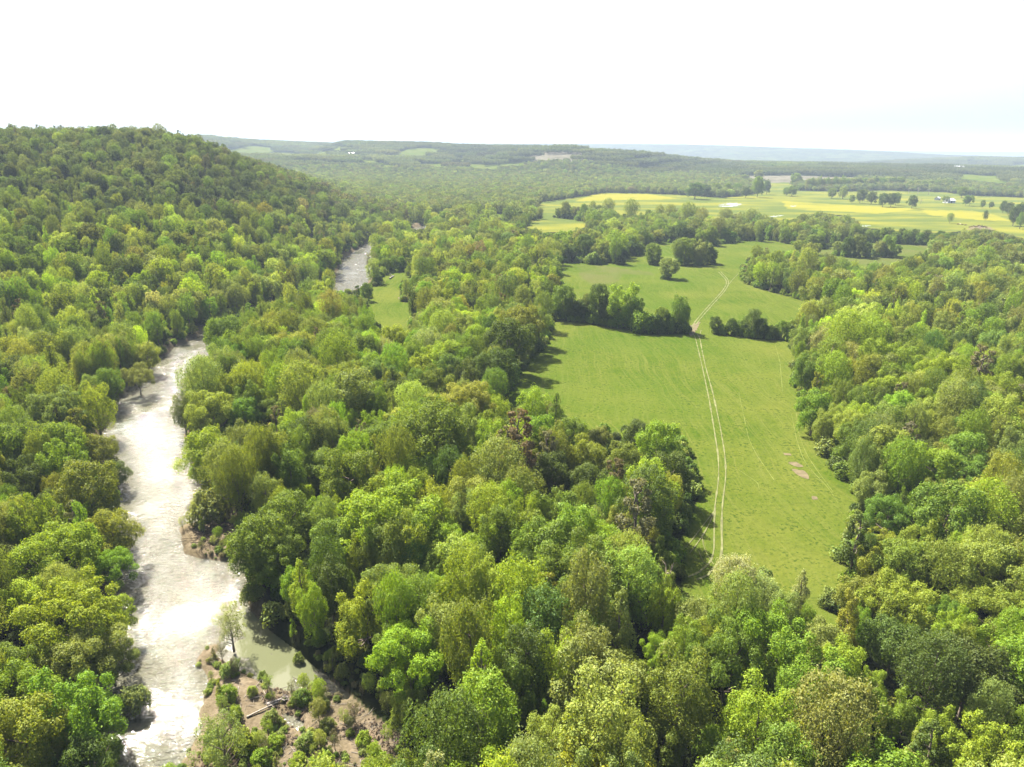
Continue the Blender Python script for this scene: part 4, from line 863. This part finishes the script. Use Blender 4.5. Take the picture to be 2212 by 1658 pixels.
# mid distance woods tree by tree
x, y = scatter(1050, 2300, 11.5, 43, nr_); z = terrain(x, y); r = np.hypot(x, y); H = nr_.uniform(10, 17, len(x))
px, py, d = project(np.stack([x, y, z + 8], -1))
m = (px > -60) & (px < PW + 60) & ~clear_hits(x, y, z, H, H * .3, r) ; x, y, z, r, H, px, py = (a[m] for a in (x, y, z, r, H, px, py))
fi = nr_.choice(4, len(x)); tn = palette(px, py, x, y, r, z, nr_); ff = ['round', 'oval', 'spreading', 'multi']
wf = nr_.uniform(.85, 1.3, len(x))
mid_ = dict(co=np.stack([x, y, z], -1), pid=np.array([KINDS[ff[a]][0]['src2'] for a in fi]), rot=np.stack([x * 0, x * 0, nr_.uniform(0, 6.28, len(x))], -1), scl=np.stack([H / 18 * wf, H / 18 * wf, H / 18], -1), tint=np.array([np.array(tint_vec(a, var=.2)) * .56 + np.array([.021, .024, .019]) for a in tn]))  # haze greying mixed into these leaf tints
print('mid', len(x))
rows = {k: np.concatenate([rows[k], mid_[k]]) for k in rows}
points_object('forest', rows, 'dense broadleaf forest covering the valley and the hill')
# far canopy
x, y = scatter(2300, 12500, 80, 42, nr_, .1); z = terrain(x, y); r = np.hypot(x, y)
x2, y2 = scatter(2300, 4200, 74, 42, nr_, .45)
px, py, d = project(np.stack([x, y, z + 8], -1)); pb = project(np.stack([x, y, z], -1))
ok = (px > -80) & (px < PW + 80)
for f in FAR_FIELDS + [F_EAST, F_YEL, F_STRIP]:
    f = np.array(f); c = f.mean(0); g_ = c + (f - c) * 1.12; ok &= ~pip(px, py, g_) & ~pip(pb[0], pb[1], g_)
ok &= ~(pip(px, py, LOGGED) & (nr_.random(len(px)) > .1))
ok &= ~far_clear(x, y, r, pb[1])
x, y, z, r, px, py = (a[ok] for a in (x, y, z, r, px, py))
tn = palette(px, py, x, y, r, z, nr_); h_ = nr_.uniform(.85, 1.15, len(x))
base = np.array([.058, .068, .046])  # grey-green of distant haze, put into the leaf colour
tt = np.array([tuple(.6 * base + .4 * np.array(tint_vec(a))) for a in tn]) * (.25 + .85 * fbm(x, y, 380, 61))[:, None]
far_ = dict(co=np.stack([x, y, z - .5], -1), pid=nr_.choice(PATCH, len(x)), rot=np.stack([x * 0, x * 0, nr_.integers(0, 4, len(x)) * math.pi / 2], -1), scl=np.stack([x * 0 + 1.05, x * 0 + 1.05, h_], -1), tint=tt)
print('patches', len(x))
points_object('distant_woodland', far_, 'far woods covering the ridges behind the meadows')

# ------------------------------------------------------------------ the trees one can point to
FORMW = {'round': 'round', 'oval': 'tall oval', 'spreading': 'wide', 'multi': 'billowing', 'vase': 'feathery', 'column': 'slim pointed', 'open': 'sparse', 'pine': 'ragged', 'bush': 'bushy'}
NAMES = {'round': 'broadleaf_tree', 'oval': 'broadleaf_tree', 'spreading': 'broadleaf_tree', 'multi': 'broadleaf_tree', 'vase': 'broadleaf_tree', 'column': 'broadleaf_tree', 'open': 'sparse_tree', 'pine': 'pine_tree', 'bush': 'shrub'}
FIELD_ZONES = ()
def tree_name(t):
    n = NAMES[t['form']]
    if n != 'broadleaf_tree' or not t['zone']: return n
    if t['zone'] in (Hg, B2, Yr) or 'hedge' in t['zone'] or 'copse' in t['zone']: return 'hedge_tree'
    if t['zone'] in (Ym, Ms, Lw) or 'lawn' in t['zone']: return 'field_tree'
    return n
def zone_of(t):
    if t['zone']: return t['zone']
    x, y = t['px'], t['py']
    c = np.interp(-y, [-1700, -1450, -1200, -1000, -870, -740, -680, -600], [370, 380, 400, 320, 320, 440, 600, 740])
    if y < 640: return 'beyond the fields'
    if x < c: return 'left of the river'
    if y > 1240 and x > 700: return Fw
    if x > 1640: return Rw
    return Mid
def words(n):
    o = ['', 'second', 'third', 'fourth', 'fifth', 'sixth', 'seventh', 'eighth', 'ninth', 'tenth', 'eleventh', 'twelfth', 'thirteenth', 'fourteenth', 'fifteenth', 'sixteenth', 'seventeenth', 'eighteenth', 'nineteenth', 'twentieth']
    return o[n] if n < len(o) else None
cls = {}
for t in INDIV:
    t['zone2'] = zone_of(t); t['look'] = t['tint'] + ' ' + FORMW[t['form']]
    t['noun'] = 'shrub' if t['form'] == 'bush' else 'pine' if t['form'] == 'pine' else 'tree'
    cls.setdefault((t['look'], t['noun'], t['zone2']), []).append(t)
for t in INDIV: t['cls'] = (t['look'], t['noun'], t['zone2'])
used = set()
def nearest_other(t, side, lst):
    best = None
    for o in lst:
        if o is t or o['tint'] == t['tint']: continue
        dx, dy = o['px'] - t['px'], o['py'] - t['py']; ok = {'left of': dx > 0 and abs(dy) < dx, 'right of': dx < 0 and abs(dy) < -dx, 'behind': dy > 0 and abs(dx) < dy, 'in front of': dy < 0 and abs(dx) < -dy}[side]
        if ok:
            d = math.hypot(dx, dy)
            if d < 150 and (best is None or d < best[0]): best = (d, o)
    return best[1] if best else None
for key, lst in cls.items():
    look, noun, zn = key
    if len(lst) == 1:
        lst[0]['label'] = f'{look} {noun} {zn}'; used.add(lst[0]['label']); continue
    for t in lst:
        cand = []
        for side in ('behind', 'in front of', 'left of', 'right of'):
            o = nearest_other(t, side, INDIV)
            if o: cand.append(f"{look} {noun} {side} a {o['tint']} {o['noun']} {zn}")
        t['cand'] = cand
    for t in lst:
        t['label'] = None
        for c in t['cand']:
            if c not in used and len(c.split()) <= 16 and sum(c in o.get('cand', ()) for o in lst) == 1:
                t['label'] = c; used.add(c); break
    left = [t for t in lst if not t['label']]
    if left:
        allx = sorted(lst, key=lambda q: q['px'])
        for t in left:
            n = allx.index(t); m = len(allx) - 1 - n
            w = 'leftmost' if n == 0 else 'rightmost' if m == 0 else (words(n) + ' from the left') if n <= m and words(n) else (words(m) + ' from the right') if words(m) else 'one'
            t['label'] = f'{look} {noun} {zn}, {w}'
def instance_tree(t):
    k = KINDS[t['form']][t['var']]; s = t['H'] / k['H']; nm = tree_name(t)
    root = bpy.data.objects.new(nm, None); COL.objects.link(root); root.empty_display_size = 1
    root.location = (t['x'], t['y'], t['z'] - .1); root.rotation_euler = (0, 0, t['rot']); root.scale = (s * t['wf'], s * t['wf'], s)
    root['label'] = t['label']; root['category'] = {'shrub': 'shrub', 'pine_tree': 'pine tree'}.get(nm, 'tree'); root['group'] = t['zone2'].replace('in the', 'trees of the', 1) if t['zone2'].startswith('in the') else 'trees ' + t['zone2']
    c = bpy.data.objects.new('crown' if nm != 'shrub' else 'foliage', k['crown']); COL.objects.link(c); c.parent = root; c['tint'] = tuple(float(a) for a in tint_vec(t['tint'], var=.06))
    b = bpy.data.objects.new('trunk' if nm != 'shrub' else 'stem', k['trunk']); COL.objects.link(b); b.parent = root
    return root
for t in INDIV: instance_tree(t)
print('individual trees', len(INDIV))

def tree_prop(o, nm): o['tint'] = tuple(float(a) for a in TINTS[nm])

# shrubs on the gravel bar, each one countable
BAR = [(zx * .26666 + 442, zy * .26666 + 1253, w * .26666, nm, lb) for zx, zy, w, nm, lb in [
 (195,720,190,'sage','thin sage willow shrub at the tip of the gravel bar'),(190,930,230,'bright green','dense green shrub on the river side of the gravel bar'),(470,755,110,'mid green','low green shrub beside the backwater'),(370,760,60,'olive','tiny olive shrub under the thin bar tree'),
 (390,900,120,'pale yellow-green','pale shrub in the middle of the gravel bar'),(515,930,60,'lime','small lime sapling above the fallen log'),(790,940,210,'mid green','round green shrub standing alone by the end of the backwater'),(960,1000,170,'sage','sage shrub right of the round green shrub'),
 (1000,1170,180,'sage','grey-green shrub beside the wet gully'),(540,1110,190,'sage','sage shrub just below the fallen log'),(250,1100,170,'mid green','green shrub where the bar meets the river below the log'),(330,1300,300,'lime','large lime shrub low on the gravel bar'),(570,1300,190,'lime','yellow-green shrub above the puddle'),
 (830,1300,210,'sage','sage shrub between puddle and gully'),(760,1450,190,'lime','lime shrub at the very foot of the bar'),(980,1450,200,'bright green','bright green shrub at the foot of the bar by the gully'),(1290,1290,180,'lime','fresh green sapling clump on the open gravel'),(1160,1130,90,'pale yellow-green','little pale sapling on the gravel slope'),
 (1180,1230,100,'mid green','small dark sapling on the gravel slope'),(1420,1440,200,'lime','lime shrub at the bottom of the gravel slope'),(1120,760,170,'sage','feathery pale shrub under the bank by the small pool'),(1000,650,110,'pale yellow-green','pale shrub on the bank above the backwater'),(760,610,120,'olive','olive shrub hanging over the backwater'),(650,950,50,'dark green','tiny dark shrub at the water edge'),(100,1290,250,'sage','loose sage shrub leaning over the river'),(470,1420,230,'bright green','bright shrub low on the bar beside the lime shrub'),(1690,1480,110,'sage','pale shrub in the shade below the wood')]]
for cx_, cy_, w, nm, lb in BAR:
    P = ground(cx_, cy_ + w * .25, -2.4); dep = (P - CAMP) @ FW; W = w * dep / FPX; H = W * .72
    z = float(terrain(P[0:1], P[1:2])[0])
    t = dict(x=P[0], y=P[1], z=max(z, -3.1), H=H, wf=1.0, form='bush', var=random.randrange(2), tint=nm, zone='on the gravel bar', zone2='shrubs on the gravel bar', rot=random.uniform(0, 6), label=lb)
    o = instance_tree(t); o['group'] = 'shrubs on the gravel bar'

# bare trees: branching skeletons
def skeleton(g, r_, p, d, L, R, depth, spread=.5):
    q = p + d * L; m_ = (p + q) / 2 + r_.normal(0, .05 * L, 3)
    g.tube([p, m_, q], [R, R * .8, R * .6], 5)
    if depth == 0: return
    for k in range(3 if depth > 1 else 2):
        nd = d + r_.normal(0, spread, 3); nd[2] += .12; nd /= np.linalg.norm(nd)
        skeleton(g, r_, q - d * L * r_.uniform(0, .3), nd, L * r_.uniform(.55, .8), R * .6, depth - 1, spread)
def bare_tree(px_, py_, H, mat_, label, group=None, depth=4, lean=(0, 0), z=0.0, broken=False, seed=0):
    P = ground(px_, py_, z); r_ = np.random.default_rng(900 + seed)
    root = bpy.data.objects.new('bare_tree', None); COL.objects.link(root); root.location = (P[0], P[1], float(terrain(P[0:1], P[1:2])[0]) - .2)
    g = Geo(); top = np.array([lean[0] * H * .5, lean[1] * H * .5, H * (.9 if broken else .45)])
    g.tube([(0, 0, 0), top * .5 + r_.normal(0, .1, 3), top], [H * .035, H * .026, H * .018], 7); link('trunk', g.mesh('snag_trunk', (mat_,), True), root)
    g = Geo()
    for k in range(2 if broken else 4):
        nd = np.array([r_.normal(0, .6), r_.normal(0, .6), .9]); nd /= np.linalg.norm(nd); s_ = top * r_.uniform(.7, 1)
        skeleton(g, r_, s_, nd, H * (.2 if broken else .24), H * .013, 1 if broken else depth - 1)
    link('limbs', g.mesh('snag_limbs', (mat_,), True), root)
    root['label'] = label; root['category'] = 'bare tree'
    if group: root['group'] = group
bare_tree(1395, 1345, 13, BARK, 'dark broken snag leaning left at the near end of the field', lean=(-.45, .1), broken=True, seed=1)
bare_tree(1412, 1340, 12, BARK, 'dark broken snag leaning right beside a pale tree', lean=(.35, .1), broken=True, seed=2)
bare_tree(1310, 1780, 15, PALE_BARK, 'white-barked bare tree among the foreground trees', depth=4, seed=3)
for i, (zx, zy, w, h) in enumerate([(1140, 540, 40, 70), (1225, 545, 40, 70), (1322, 553, 60, 62), (1255, 625, 50, 60)]):
    (a, b), = ZA([(zx, zy)]); P = ground(a, b); H = h * .23335 * ((P - CAMP) @ FW) / FPX
    bare_tree(a, b, H, DEAD_WOOD, ['leafless tree left of a twin at the top of the far meadow', 'leafless tree between two others at the top of the far meadow', 'widest leafless tree at the top of the far meadow', 'small leafless tree right of the big dark oak in the far meadow'][i], 'dead trees in the far meadow', 4, seed=10 + i)

# ------------------------------------------------------------------ tracks, bare soil, ponds
TRACK = simple('worn_track', (.15, .155, .065), .95, .3, .4)
FAINT = simple('mown_grass_line', (.16, .18, .045), .95, .3, .4)
SOIL = simple('bare_soil', (.145, .118, .066), .95, .3, .5)
def strip(name, pts, w, m, zoff, closed_label, seed=0, spacing=1.2):
    W = np.array([ground(a, b)[:2] for a, b in pts]); seg = np.r_[0, np.cumsum(np.hypot(*np.diff(W, axis=0).T))]
    s = np.arange(0, seg[-1], spacing); 
    # smooth
    X = np.interp(s, seg, W[:, 0]); Y = np.interp(s, seg, W[:, 1]); k = np.ones(9) / 9
    if len(X) > 12: X = np.r_[X[:4], np.convolve(X, k, 'valid'), X[-4:]]; Y = np.r_[Y[:4], np.convolve(Y, k, 'valid'), Y[-4:]]
    r_ = np.random.default_rng(seed); tx = np.gradient(X); ty = np.gradient(Y); L = np.hypot(tx, ty) + 1e-9; nx, ny = -ty / L, tx / L
    wv = w * (.32 + (vnoise(X, Y, 3, seed) - .5) * .4); V = []
    for sgn in (-1, 0, 1):
        xx = X + sgn * nx * wv; yy = Y + sgn * ny * wv; V.append(np.stack([xx, yy, terrain(xx, yy) + zoff], -1))
    n = len(X); V = np.concatenate(V); i = np.arange(n - 1)
    F = np.concatenate([np.stack([a * n + i, a * n + i + 1, (a + 1) * n + i + 1, (a + 1) * n + i], -1) for a in (0, 1)])
    link(name, new_mesh(name, V, F[:, ::-1], None, (m,), smooth=True), kind='structure', label=closed_label)
strip('wheel_track', Z6([(55, 150), (75, 180), (97, 270), (120, 370), (160, 560), (190, 740), (215, 900), (218, 1000), (215, 1070), (197, 1180), (190, 1300), (190, 1440), (188, 1520), (140, 1590), (30, 1640)]), .62, TRACK, .07, 'left wheel rut running down the long field', 1)
strip('wheel_track', Z6([(85, 160), (104, 190), (118, 270), (140, 370), (182, 520), (226, 720), (256, 900), (261, 1000), (258, 1060), (240, 1190), (234, 1340), (240, 1500), (215, 1565), (170, 1620), (60, 1665)]), .66, TRACK, .1, 'right wheel rut running down the long field', 2)
strip('wheel_track', Z6([(196, 1200), (190, 1250), (150, 1340), (100, 1420), (30, 1510)]), .4, TRACK, .12, 'faint rut curving off left under the trees', 3)
strip('wheel_track', Z6([(192, 1240), (120, 1330), (60, 1410), (0, 1480)]), .35, TRACK, .13, 'outermost faint rut curving off left', 4)
strip('wheel_track', Z6([(118, 1400), (125, 1450), (150, 1510), (185, 1560), (200, 1580)]), .3, TRACK, .14, 'small looping rut inside the turning place', 5)
strip('wheel_track', Z6([(95, 1480), (120, 1540), (160, 1580), (200, 1610)]), .3, TRACK, .15, 'lower looping rut inside the turning place', 6)
c_ = ZB([(1672, 962), (1700, 990), (1735, 1025), (1738, 1060), (1700, 1120), (1640, 1185), (1560, 1270), (1500, 1340), (1455, 1400), (1440, 1425)])
c2 = ZB([(1688, 958), (1715, 985), (1750, 1022), (1755, 1062), (1718, 1122), (1662, 1185), (1585, 1270), (1525, 1340), (1478, 1400), (1455, 1425)])
strip('wheel_track', c_, .75, TRACK, .08, 'left rut climbing through the mid meadow', 7, 2.0)
strip('wheel_track', c2, .75, TRACK, .11, 'right rut climbing through the mid meadow', 8, 2.0)
strip('wheel_track', ZB([(1755, 1062), (1790, 1020), (1830, 980), (1850, 965)]), .5, TRACK, .13, 'faint rut branching right near the wood', 9, 2.0)
strip('wheel_track', Z6([(100, 190), (108, 150), (112, 140)]), .5, TRACK, .14, 'short rut beside the gateway', 10)
for k in range(5):   # older mowing lines
    strip('wheel_track', Z6([[(660, 650), (690, 800), (730, 920), (770, 980), (880, 1090), (950, 1200)], [(690, 640), (700, 760), (745, 880), (800, 970), (920, 1130)], [(340, 990), (400, 1030), (455, 1070), (465, 1110)], [(340, 520), (400, 800), (450, 900), (560, 1060)], [(560, 230), (590, 330), (600, 450), (605, 520)]][k]), .2, FAINT, .06, ['outer mowing line along the right field edge', 'inner mowing line along the right field edge', 'short curved mowing line mid field', 'long mowing line down the middle of the field', 'mowing line near the far right corner of the field'][k], 20 + k)
def patch(name, pts, m, zoff, label, kind='structure', z=None, n=40, pxf=None):
    W = np.array([ground(a, b, 0 if z is None else z)[:2] for a, b in pts]); c = W.mean(0); Q = np.vstack([W, W[:1]])
    s = np.r_[0, np.cumsum(np.hypot(*np.diff(Q, axis=0).T))]; u = np.linspace(0, s[-1], n, endpoint=False); X = np.interp(u, s, Q[:, 0]); Y = np.interp(u, s, Q[:, 1])
    kk = np.array([1, 2, 1]) / 4; X = np.convolve(np.r_[X[-1], X, X[0]], kk, 'valid'); Y = np.convolve(np.r_[Y[-1], Y, Y[0]], kk, 'valid')
    j = 1 + (vnoise(X, Y, 1.6, 4) - .5) * .75; X = c[0] + (X - c[0]) * j; Y = c[1] + (Y - c[1]) * j
    rings = [np.stack([c[0] + (X - c[0]) * q, c[1] + (Y - c[1]) * q], -1) for q in (.02, .5, 1)]
    V = np.concatenate(rings); zz = terrain(V[:, 0], V[:, 1]) + zoff if z is None else np.full(len(V), z)
    V = np.c_[V, zz]; i = np.arange(n); i2 = (i + 1) % n
    F = np.concatenate([np.stack([a * n + i, a * n + i2, (a + 1) * n + i2, (a + 1) * n + i], -1) for a in (0, 1)])
    me = new_mesh(name, V, F, [(0, 1, 2)], (m,), smooth=True)
    return link(name, me, kind=kind, label=label)
patch('bare_patch', Z6([(665, 992), (720, 985), (765, 1010), (785, 1035), (770, 1052), (735, 1040), (700, 1015)]), SOIL, .05, 'largest bare soil patch in the long field')
patch('bare_patch', Z6([(645, 938), (690, 940), (740, 965), (700, 972), (660, 962)]), SOIL, .05, 'middle bare soil patch in the long field')
patch('bare_patch', Z6([(612, 884), (650, 888), (655, 898), (620, 898)]), SOIL, .05, 'smallest bare soil patch in the long field')
patch('bare_patch', Z6([(780, 1145), (815, 1150), (820, 1165), (790, 1168)]), SOIL, .05, 'thin bare patch by the right field edge')
patch('bare_patch', [(1478, 712), (1500, 700), (1512, 697), (1508, 708), (1500, 722), (1490, 724)], SOIL, .06, 'muddy worn gateway between the two fields')
patch('bare_patch', [(700 + .15 * a, 516 + .15 * b) for a, b in [(1080, 850), (1180, 830), (1350, 830), (1460, 850), (1380, 880), (1200, 900), (1100, 880)]], SOIL, .06, 'bare ground under the two lawn trees')
POND = water_material('pond_water', .02, ((.3, .31, .28), (.34, .35, .33)))
for i, (cx_, cy_, w, h, lb) in enumerate([(1574, 443.5, 60, 8, 'long white pond shining in the yellow meadow'), (1678, 467.5, 34, 3, 'thin sliver of water in the yellow meadow'), (1713, 446, 14, 2, 'tiny sliver of water near the meadow trees'), (1870, 489, 22, 3, 'small pool behind the tall feathery trees'), (1860, 353, 120, 2.2, 'pale river reach below the blue ridge')]):
    a = np.linspace(0, 6.28, 15)[:-1]; pts = [(cx_ + w / 2 * math.cos(q), cy_ - .06 * w / 2 * math.cos(q) + h / 2 * math.sin(q)) for q in a]
    zz = float(terrain(*[np.array([v]) for v in ground(cx_, cy_)[:2]])[0]) + 1.2
    patch('pond', pts, POND, 0, lb, z=None if i < 4 else 3.0)
    bpy.data.objects[-1]

CALM = water_material('still_water', .015, ((.115, .125, .06), (.14, .145, .08)))
patch('backwater', [(540, 1315), (580, 1345), (650, 1400), (705, 1462), (650, 1492), (600, 1488), (545, 1455), (505, 1422), (515, 1370)], CALM, 0, 'still green backwater behind the gravel bar', z=WATER_Z + .006)
DRIFT = bark_material('driftwood', (.12, .1, .08), (.26, .23, .19))
# ------------------------------------------------------------------ driftwood, stones
def log_thing(a, b, R, label, mt=DEAD_WOOD, stub=True):
    A = ground(*a, -2.3); B = ground(*b, -2.3); A[2] = float(terrain(A[0:1], A[1:2])[0]) + R; B[2] = float(terrain(B[0:1], B[1:2])[0]) + R * 1.2
    root = bpy.data.objects.new('fallen_log', None); COL.objects.link(root); root.location = A
    D = B - A; g = Geo(); g.tube([(0, 0, 0), D * .3 + [0, 0, .05], D * .65 + [.1, 0, .1], D], [R, R * .9, R * .7, R * .35], 8); link('trunk', g.mesh('log', (mt,), True), root)
    g = Geo(); r_ = np.random.default_rng(int(a[0]))
    for k in range(4): 
        nd = np.array([r_.normal(), r_.normal(), .6]); nd /= np.linalg.norm(nd); skeleton(g, r_, D * r_.uniform(.5, .95), nd, R * 5, R * .3, 1)
    link('branch', g.mesh('log_branches', (mt,), True), root)
    root['label'] = label; root['category'] = 'log'; root['group'] = 'driftwood on the gravel bar'
log_thing(*ZG([(340, 1115), (655, 955)]), .16, 'long pale fallen log lying across the gravel bar', DRIFT)
log_thing(*ZG([(505, 1010), (640, 960)]), .3, 'short dark log against the upper end of the pale log')
log_thing(*ZG([(1925, 800), (1925, 930)]), .25, 'grey log standing in a gap of the foreground wood')
log_thing((842, 611), (852, 604), .5, 'driftwood trunk on the sandy bank above the lawn')
def stones():
    r_ = np.random.default_rng(77); W = np.array([ground(a, b, -2.4)[:2] for a, b in GRAVEL]); lo, hi = W.min(0), W.max(0)
    P = r_.uniform(lo, hi, (9000, 2)); P = P[pip(P[:, 0], P[:, 1], W)]; P = P[fbm(P[:, 0], P[:, 1], 9, 3) > .45][:2600]
    z = terrain(P[:, 0], P[:, 1]); g = Geo()
    ico = np.array([(0, 0, 1), (.9, 0, .2), (.3, .85, .25), (-.75, .5, .2), (-.7, -.55, .25), (.3, -.9, .2), (0, 0, -.6)])
    F = [(0, 1, 2), (0, 2, 3), (0, 3, 4), (0, 4, 5), (0, 5, 1), (6, 2, 1), (6, 3, 2), (6, 4, 3), (6, 5, 4), (6, 1, 5)]
    for (a, b), c in zip(P, z):
        s = .1 + .35 * r_.random() ** 3; V = ico * s * r_.uniform(.7, 1.3, 3); w = r_.uniform(0, 6.28); V = V @ np.array([[math.cos(w), math.sin(w), 0], [-math.sin(w), math.cos(w), 0], [0, 0, 1]])
        g.add(V + [a, b, c + .05], None, F)
    link('gravel', g.mesh('gravel', (simple('stone', (.19, .14, .09), .9, .4, .7),)), kind='stuff', label='loose stones on the gravel bar')
stones()
def brush_pile():
    P = ground(446, 1165, -2.3); r_ = np.random.default_rng(8); g = Geo()
    for k in range(150):
        a = r_.normal(0, 2.6, 2) * [1.2, .8]; L = r_.uniform(.8, 3.2); w = r_.uniform(0, 6.28); z = r_.uniform(0, 1.1) * math.exp(-(a @ a) / 14)
        d = np.array([math.cos(w), math.sin(w), r_.uniform(-.2, .35)]) * L; R = r_.uniform(.03, .1); g.tube([(a[0], a[1], z + .1), (a[0] + d[0], a[1] + d[1], max(.05, z + d[2]))], [R, R * .5], 4)
    o = link('brush_pile', g.mesh('brush_pile', (simple('dark_twigs', (.05, .038, .028), .9, .4, 2),))); o.location = (P[0], P[1], float(terrain(P[0:1], P[1:2])[0]))
    o['label'] = 'dark tangled brush pile washed up on the bare bank beside the river'; o['category'] = 'brush pile'
brush_pile()
def litter():
    r_ = np.random.default_rng(31); W = np.array([ground(a, b, -2.4)[:2] for a, b in GRAVEL]); lo, hi = W.min(0), W.max(0); P = r_.uniform(lo, hi, (1500, 2)); P = P[pip(P[:, 0], P[:, 1], W)]; P = P[fbm(P[:, 0], P[:, 1], 7, 13) > .52][:420]
    z = terrain(P[:, 0], P[:, 1]); g = Geo()
    for (a, b), c in zip(P, z):
        L = r_.uniform(.5, 2.6); w = r_.normal(.5, .7); R = r_.uniform(.02, .07); d = np.array([math.cos(w), math.sin(w), r_.uniform(-.03, .2)]) * L
        g.tube([(a, b, c + .06), (a + d[0] * .5, b + d[1] * .5, c + .1 + d[2] * .5), (a + d[0], b + d[1], c + .08 + d[2])], [R, R * .8, R * .4], 4)
    link('driftwood_litter', g.mesh('driftwood_litter', (DRIFT,)), kind='stuff', label='sticks and drift litter strewn over the gravel bar')
litter()

# ------------------------------------------------------------------ farm buildings far off
WHITE = simple('white_boards', (.7, .7, .68), .6, .06); ROOFM = simple('metal_roof', (.72, .73, .75), .35, .05); DARK = simple('dark_opening', (.05, .05, .06), .5); GLASS = simple('window_glass', (.08, .1, .12), .15)
def barn(px_, py_, r, w, l, h, rz, label, kind='barn'):
    d = raydir(px_, py_); hd = np.array([d[0], d[1]]) / math.hypot(d[0], d[1]); x, y = hd * r; z = float(terrain(np.array([x]), np.array([y]))[0])
    root = bpy.data.objects.new(kind, None); COL.objects.link(root); root.location = (x, y, z - .3); root.rotation_euler = (0, 0, rz)
    g = Geo(); g.box((0, 0, h / 2), (l, w, h)); 
    for s in (-1, 1): g.add([(s * l / 2, -w / 2, h), (s * l / 2, w / 2, h), (s * l / 2, 0, h + w * .28)], None, [(0, 1, 2) if s > 0 else (0, 2, 1)])
    link('wall', g.mesh('wall', (WHITE,)), root)
    g = Geo(); e = .6
    for s in (-1, 1):
        V = [(-l / 2 - e, s * (w / 2 + e), h - .15), (l / 2 + e, s * (w / 2 + e), h - .15), (l / 2 + e, 0, h + w * .28 + .15), (-l / 2 - e, 0, h + w * .28 + .15)]
        V += [(a, b, c + .2) for a, b, c in V]; g.add(V, [(0, 1, 2, 3), (4, 7, 6, 5), (0, 4, 5, 1), (1, 5, 6, 2), (2, 6, 7, 3), (3, 7, 4, 0)])
    link('roof', g.mesh('roof', (ROOFM,)), root)
    g = Geo(); g.box((0, -w / 2 - .06, h * .38), (min(4, l * .25), .1, h * .76)); link('door', g.mesh('door', (DARK,)), root)
    for s in (-1, 1):
        g = Geo(); g.box((s * l * .32, -w / 2 - .05, h * .55), (1.4, .08, 1.2)); link('window', g.mesh('window', (GLASS,)), root)
    root['label'] = label; root['category'] = kind.replace('_', ' '); root['group'] = 'farm buildings far off'
barn(2055, 411, 1620, 12, 18, 5, .3, 'white barn among oaks at the top of the far meadow')
barn(2068, 375, 3000, 16, 34, 6, .1, 'long white shed on the pale field below the ridge')
barn(760, 333, 3000, 12, 22, 5, -.3, 'white farmhouse on the wooded slope far behind the river', 'farmhouse')
barn(1140, 362, 2150, 10, 20, 5, .4, 'white shed by the pale fields below the logged slope')
barn(1160, 364, 2120, 9, 14, 5, -.2, 'smaller white house right of the shed below the logged slope', 'farmhouse')
barn(2030, 405, 1700, 8, 12, 4, .8, 'small white house half hidden behind dark oaks', 'farmhouse')

# ------------------------------------------------------------------ cattle
COATS = {'brown': simple('brown_coat', (.12, .06, .035), .8), 'black': simple('black_coat', (.03, .027, .025), .7), 'cream': simple('cream_coat', (.5, .44, .35), .8)}
def cow_mesh():
    g = Geo()
    g.tube([(-1.15, 0, 1.05), (-.95, 0, 1.12), (-.4, 0, 1.05), (.2, 0, 1.02), (.75, 0, 1.08), (1.0, 0, 1.18)], [.18, .36, .42, .43, .37, .22], 8)
    g.tube([(.9, 0, 1.2), (1.25, 0, 1.25), (1.5, 0, 1.05), (1.72, 0, .85)], [.24, .19, .16, .1], 8)
    for a in (-.85, .7):
        for b in (-.22, .22): g.tube([(a, b, .95), (a + .03, b, .5), (a, b, 0)], [.15, .08, .07], 5)
    g.tube([(-1.2, 0, 1.25), (-1.3, 0, .9), (-1.28, 0, .5)], [.04, .03, .05], 4)
    for b in (-1, 1): g.tube([(1.38, b * .12, 1.28), (1.36, b * .34, 1.27)], [.07, .03], 4)
    return g
r_ = np.random.default_rng(5)
for key, mt in COATS.items(): COATS[key] = cow_mesh().mesh('cow', (mt,), True)
CW = [(1725, 842, 'brown'), (1745, 838, 'black'), (1762, 845, 'brown'), (1780, 840, 'brown'), (1796, 846, 'cream'), (1812, 838, 'brown'), (1828, 845, 'black'), (1845, 840, 'brown'), (1860, 847, 'brown'), (1790, 832, 'brown'), (1822, 831, 'black'), (1620, 818, 'cream'), (1640, 824, 'brown'), (1600, 820, 'brown'), (1668, 828, 'brown'), (1706, 848, 'brown')]
for i, (zx, zy, key) in enumerate(CW):
    (a, b), = ZA([(zx, zy)]); P = ground(a, b); o = link('cow', COATS[key]); o.location = (P[0], P[1], float(terrain(P[0:1], P[1:2])[0])); o.rotation_euler = (0, 0, r_.uniform(0, 6.28)); o.scale = (1.15,) * 3
    loner = zx < 1680; same = sorted(q[0] for q in CW if q[2] == key and (q[0] < 1680) == loner); ordn = ('first', 'second', 'third', 'fourth', 'fifth', 'sixth', 'seventh', 'eighth', 'ninth')[same.index(zx)]
    o['label'] = (ordn + ' from the left, ' if len(same) > 1 else '') + {('brown', False): 'brown cow resting in the herd on the worn ground', ('black', False): 'black cow standing in the herd on the worn ground', ('cream', False): 'cream cow amid the brown herd', ('cream', True): 'cream cow grazing left of the herd', ('brown', True): 'brown cow grazing left of the herd'}[(key, loner)]
    o['category'] = 'cow'; o['group'] = 'cattle herd at the edge of the far meadow'
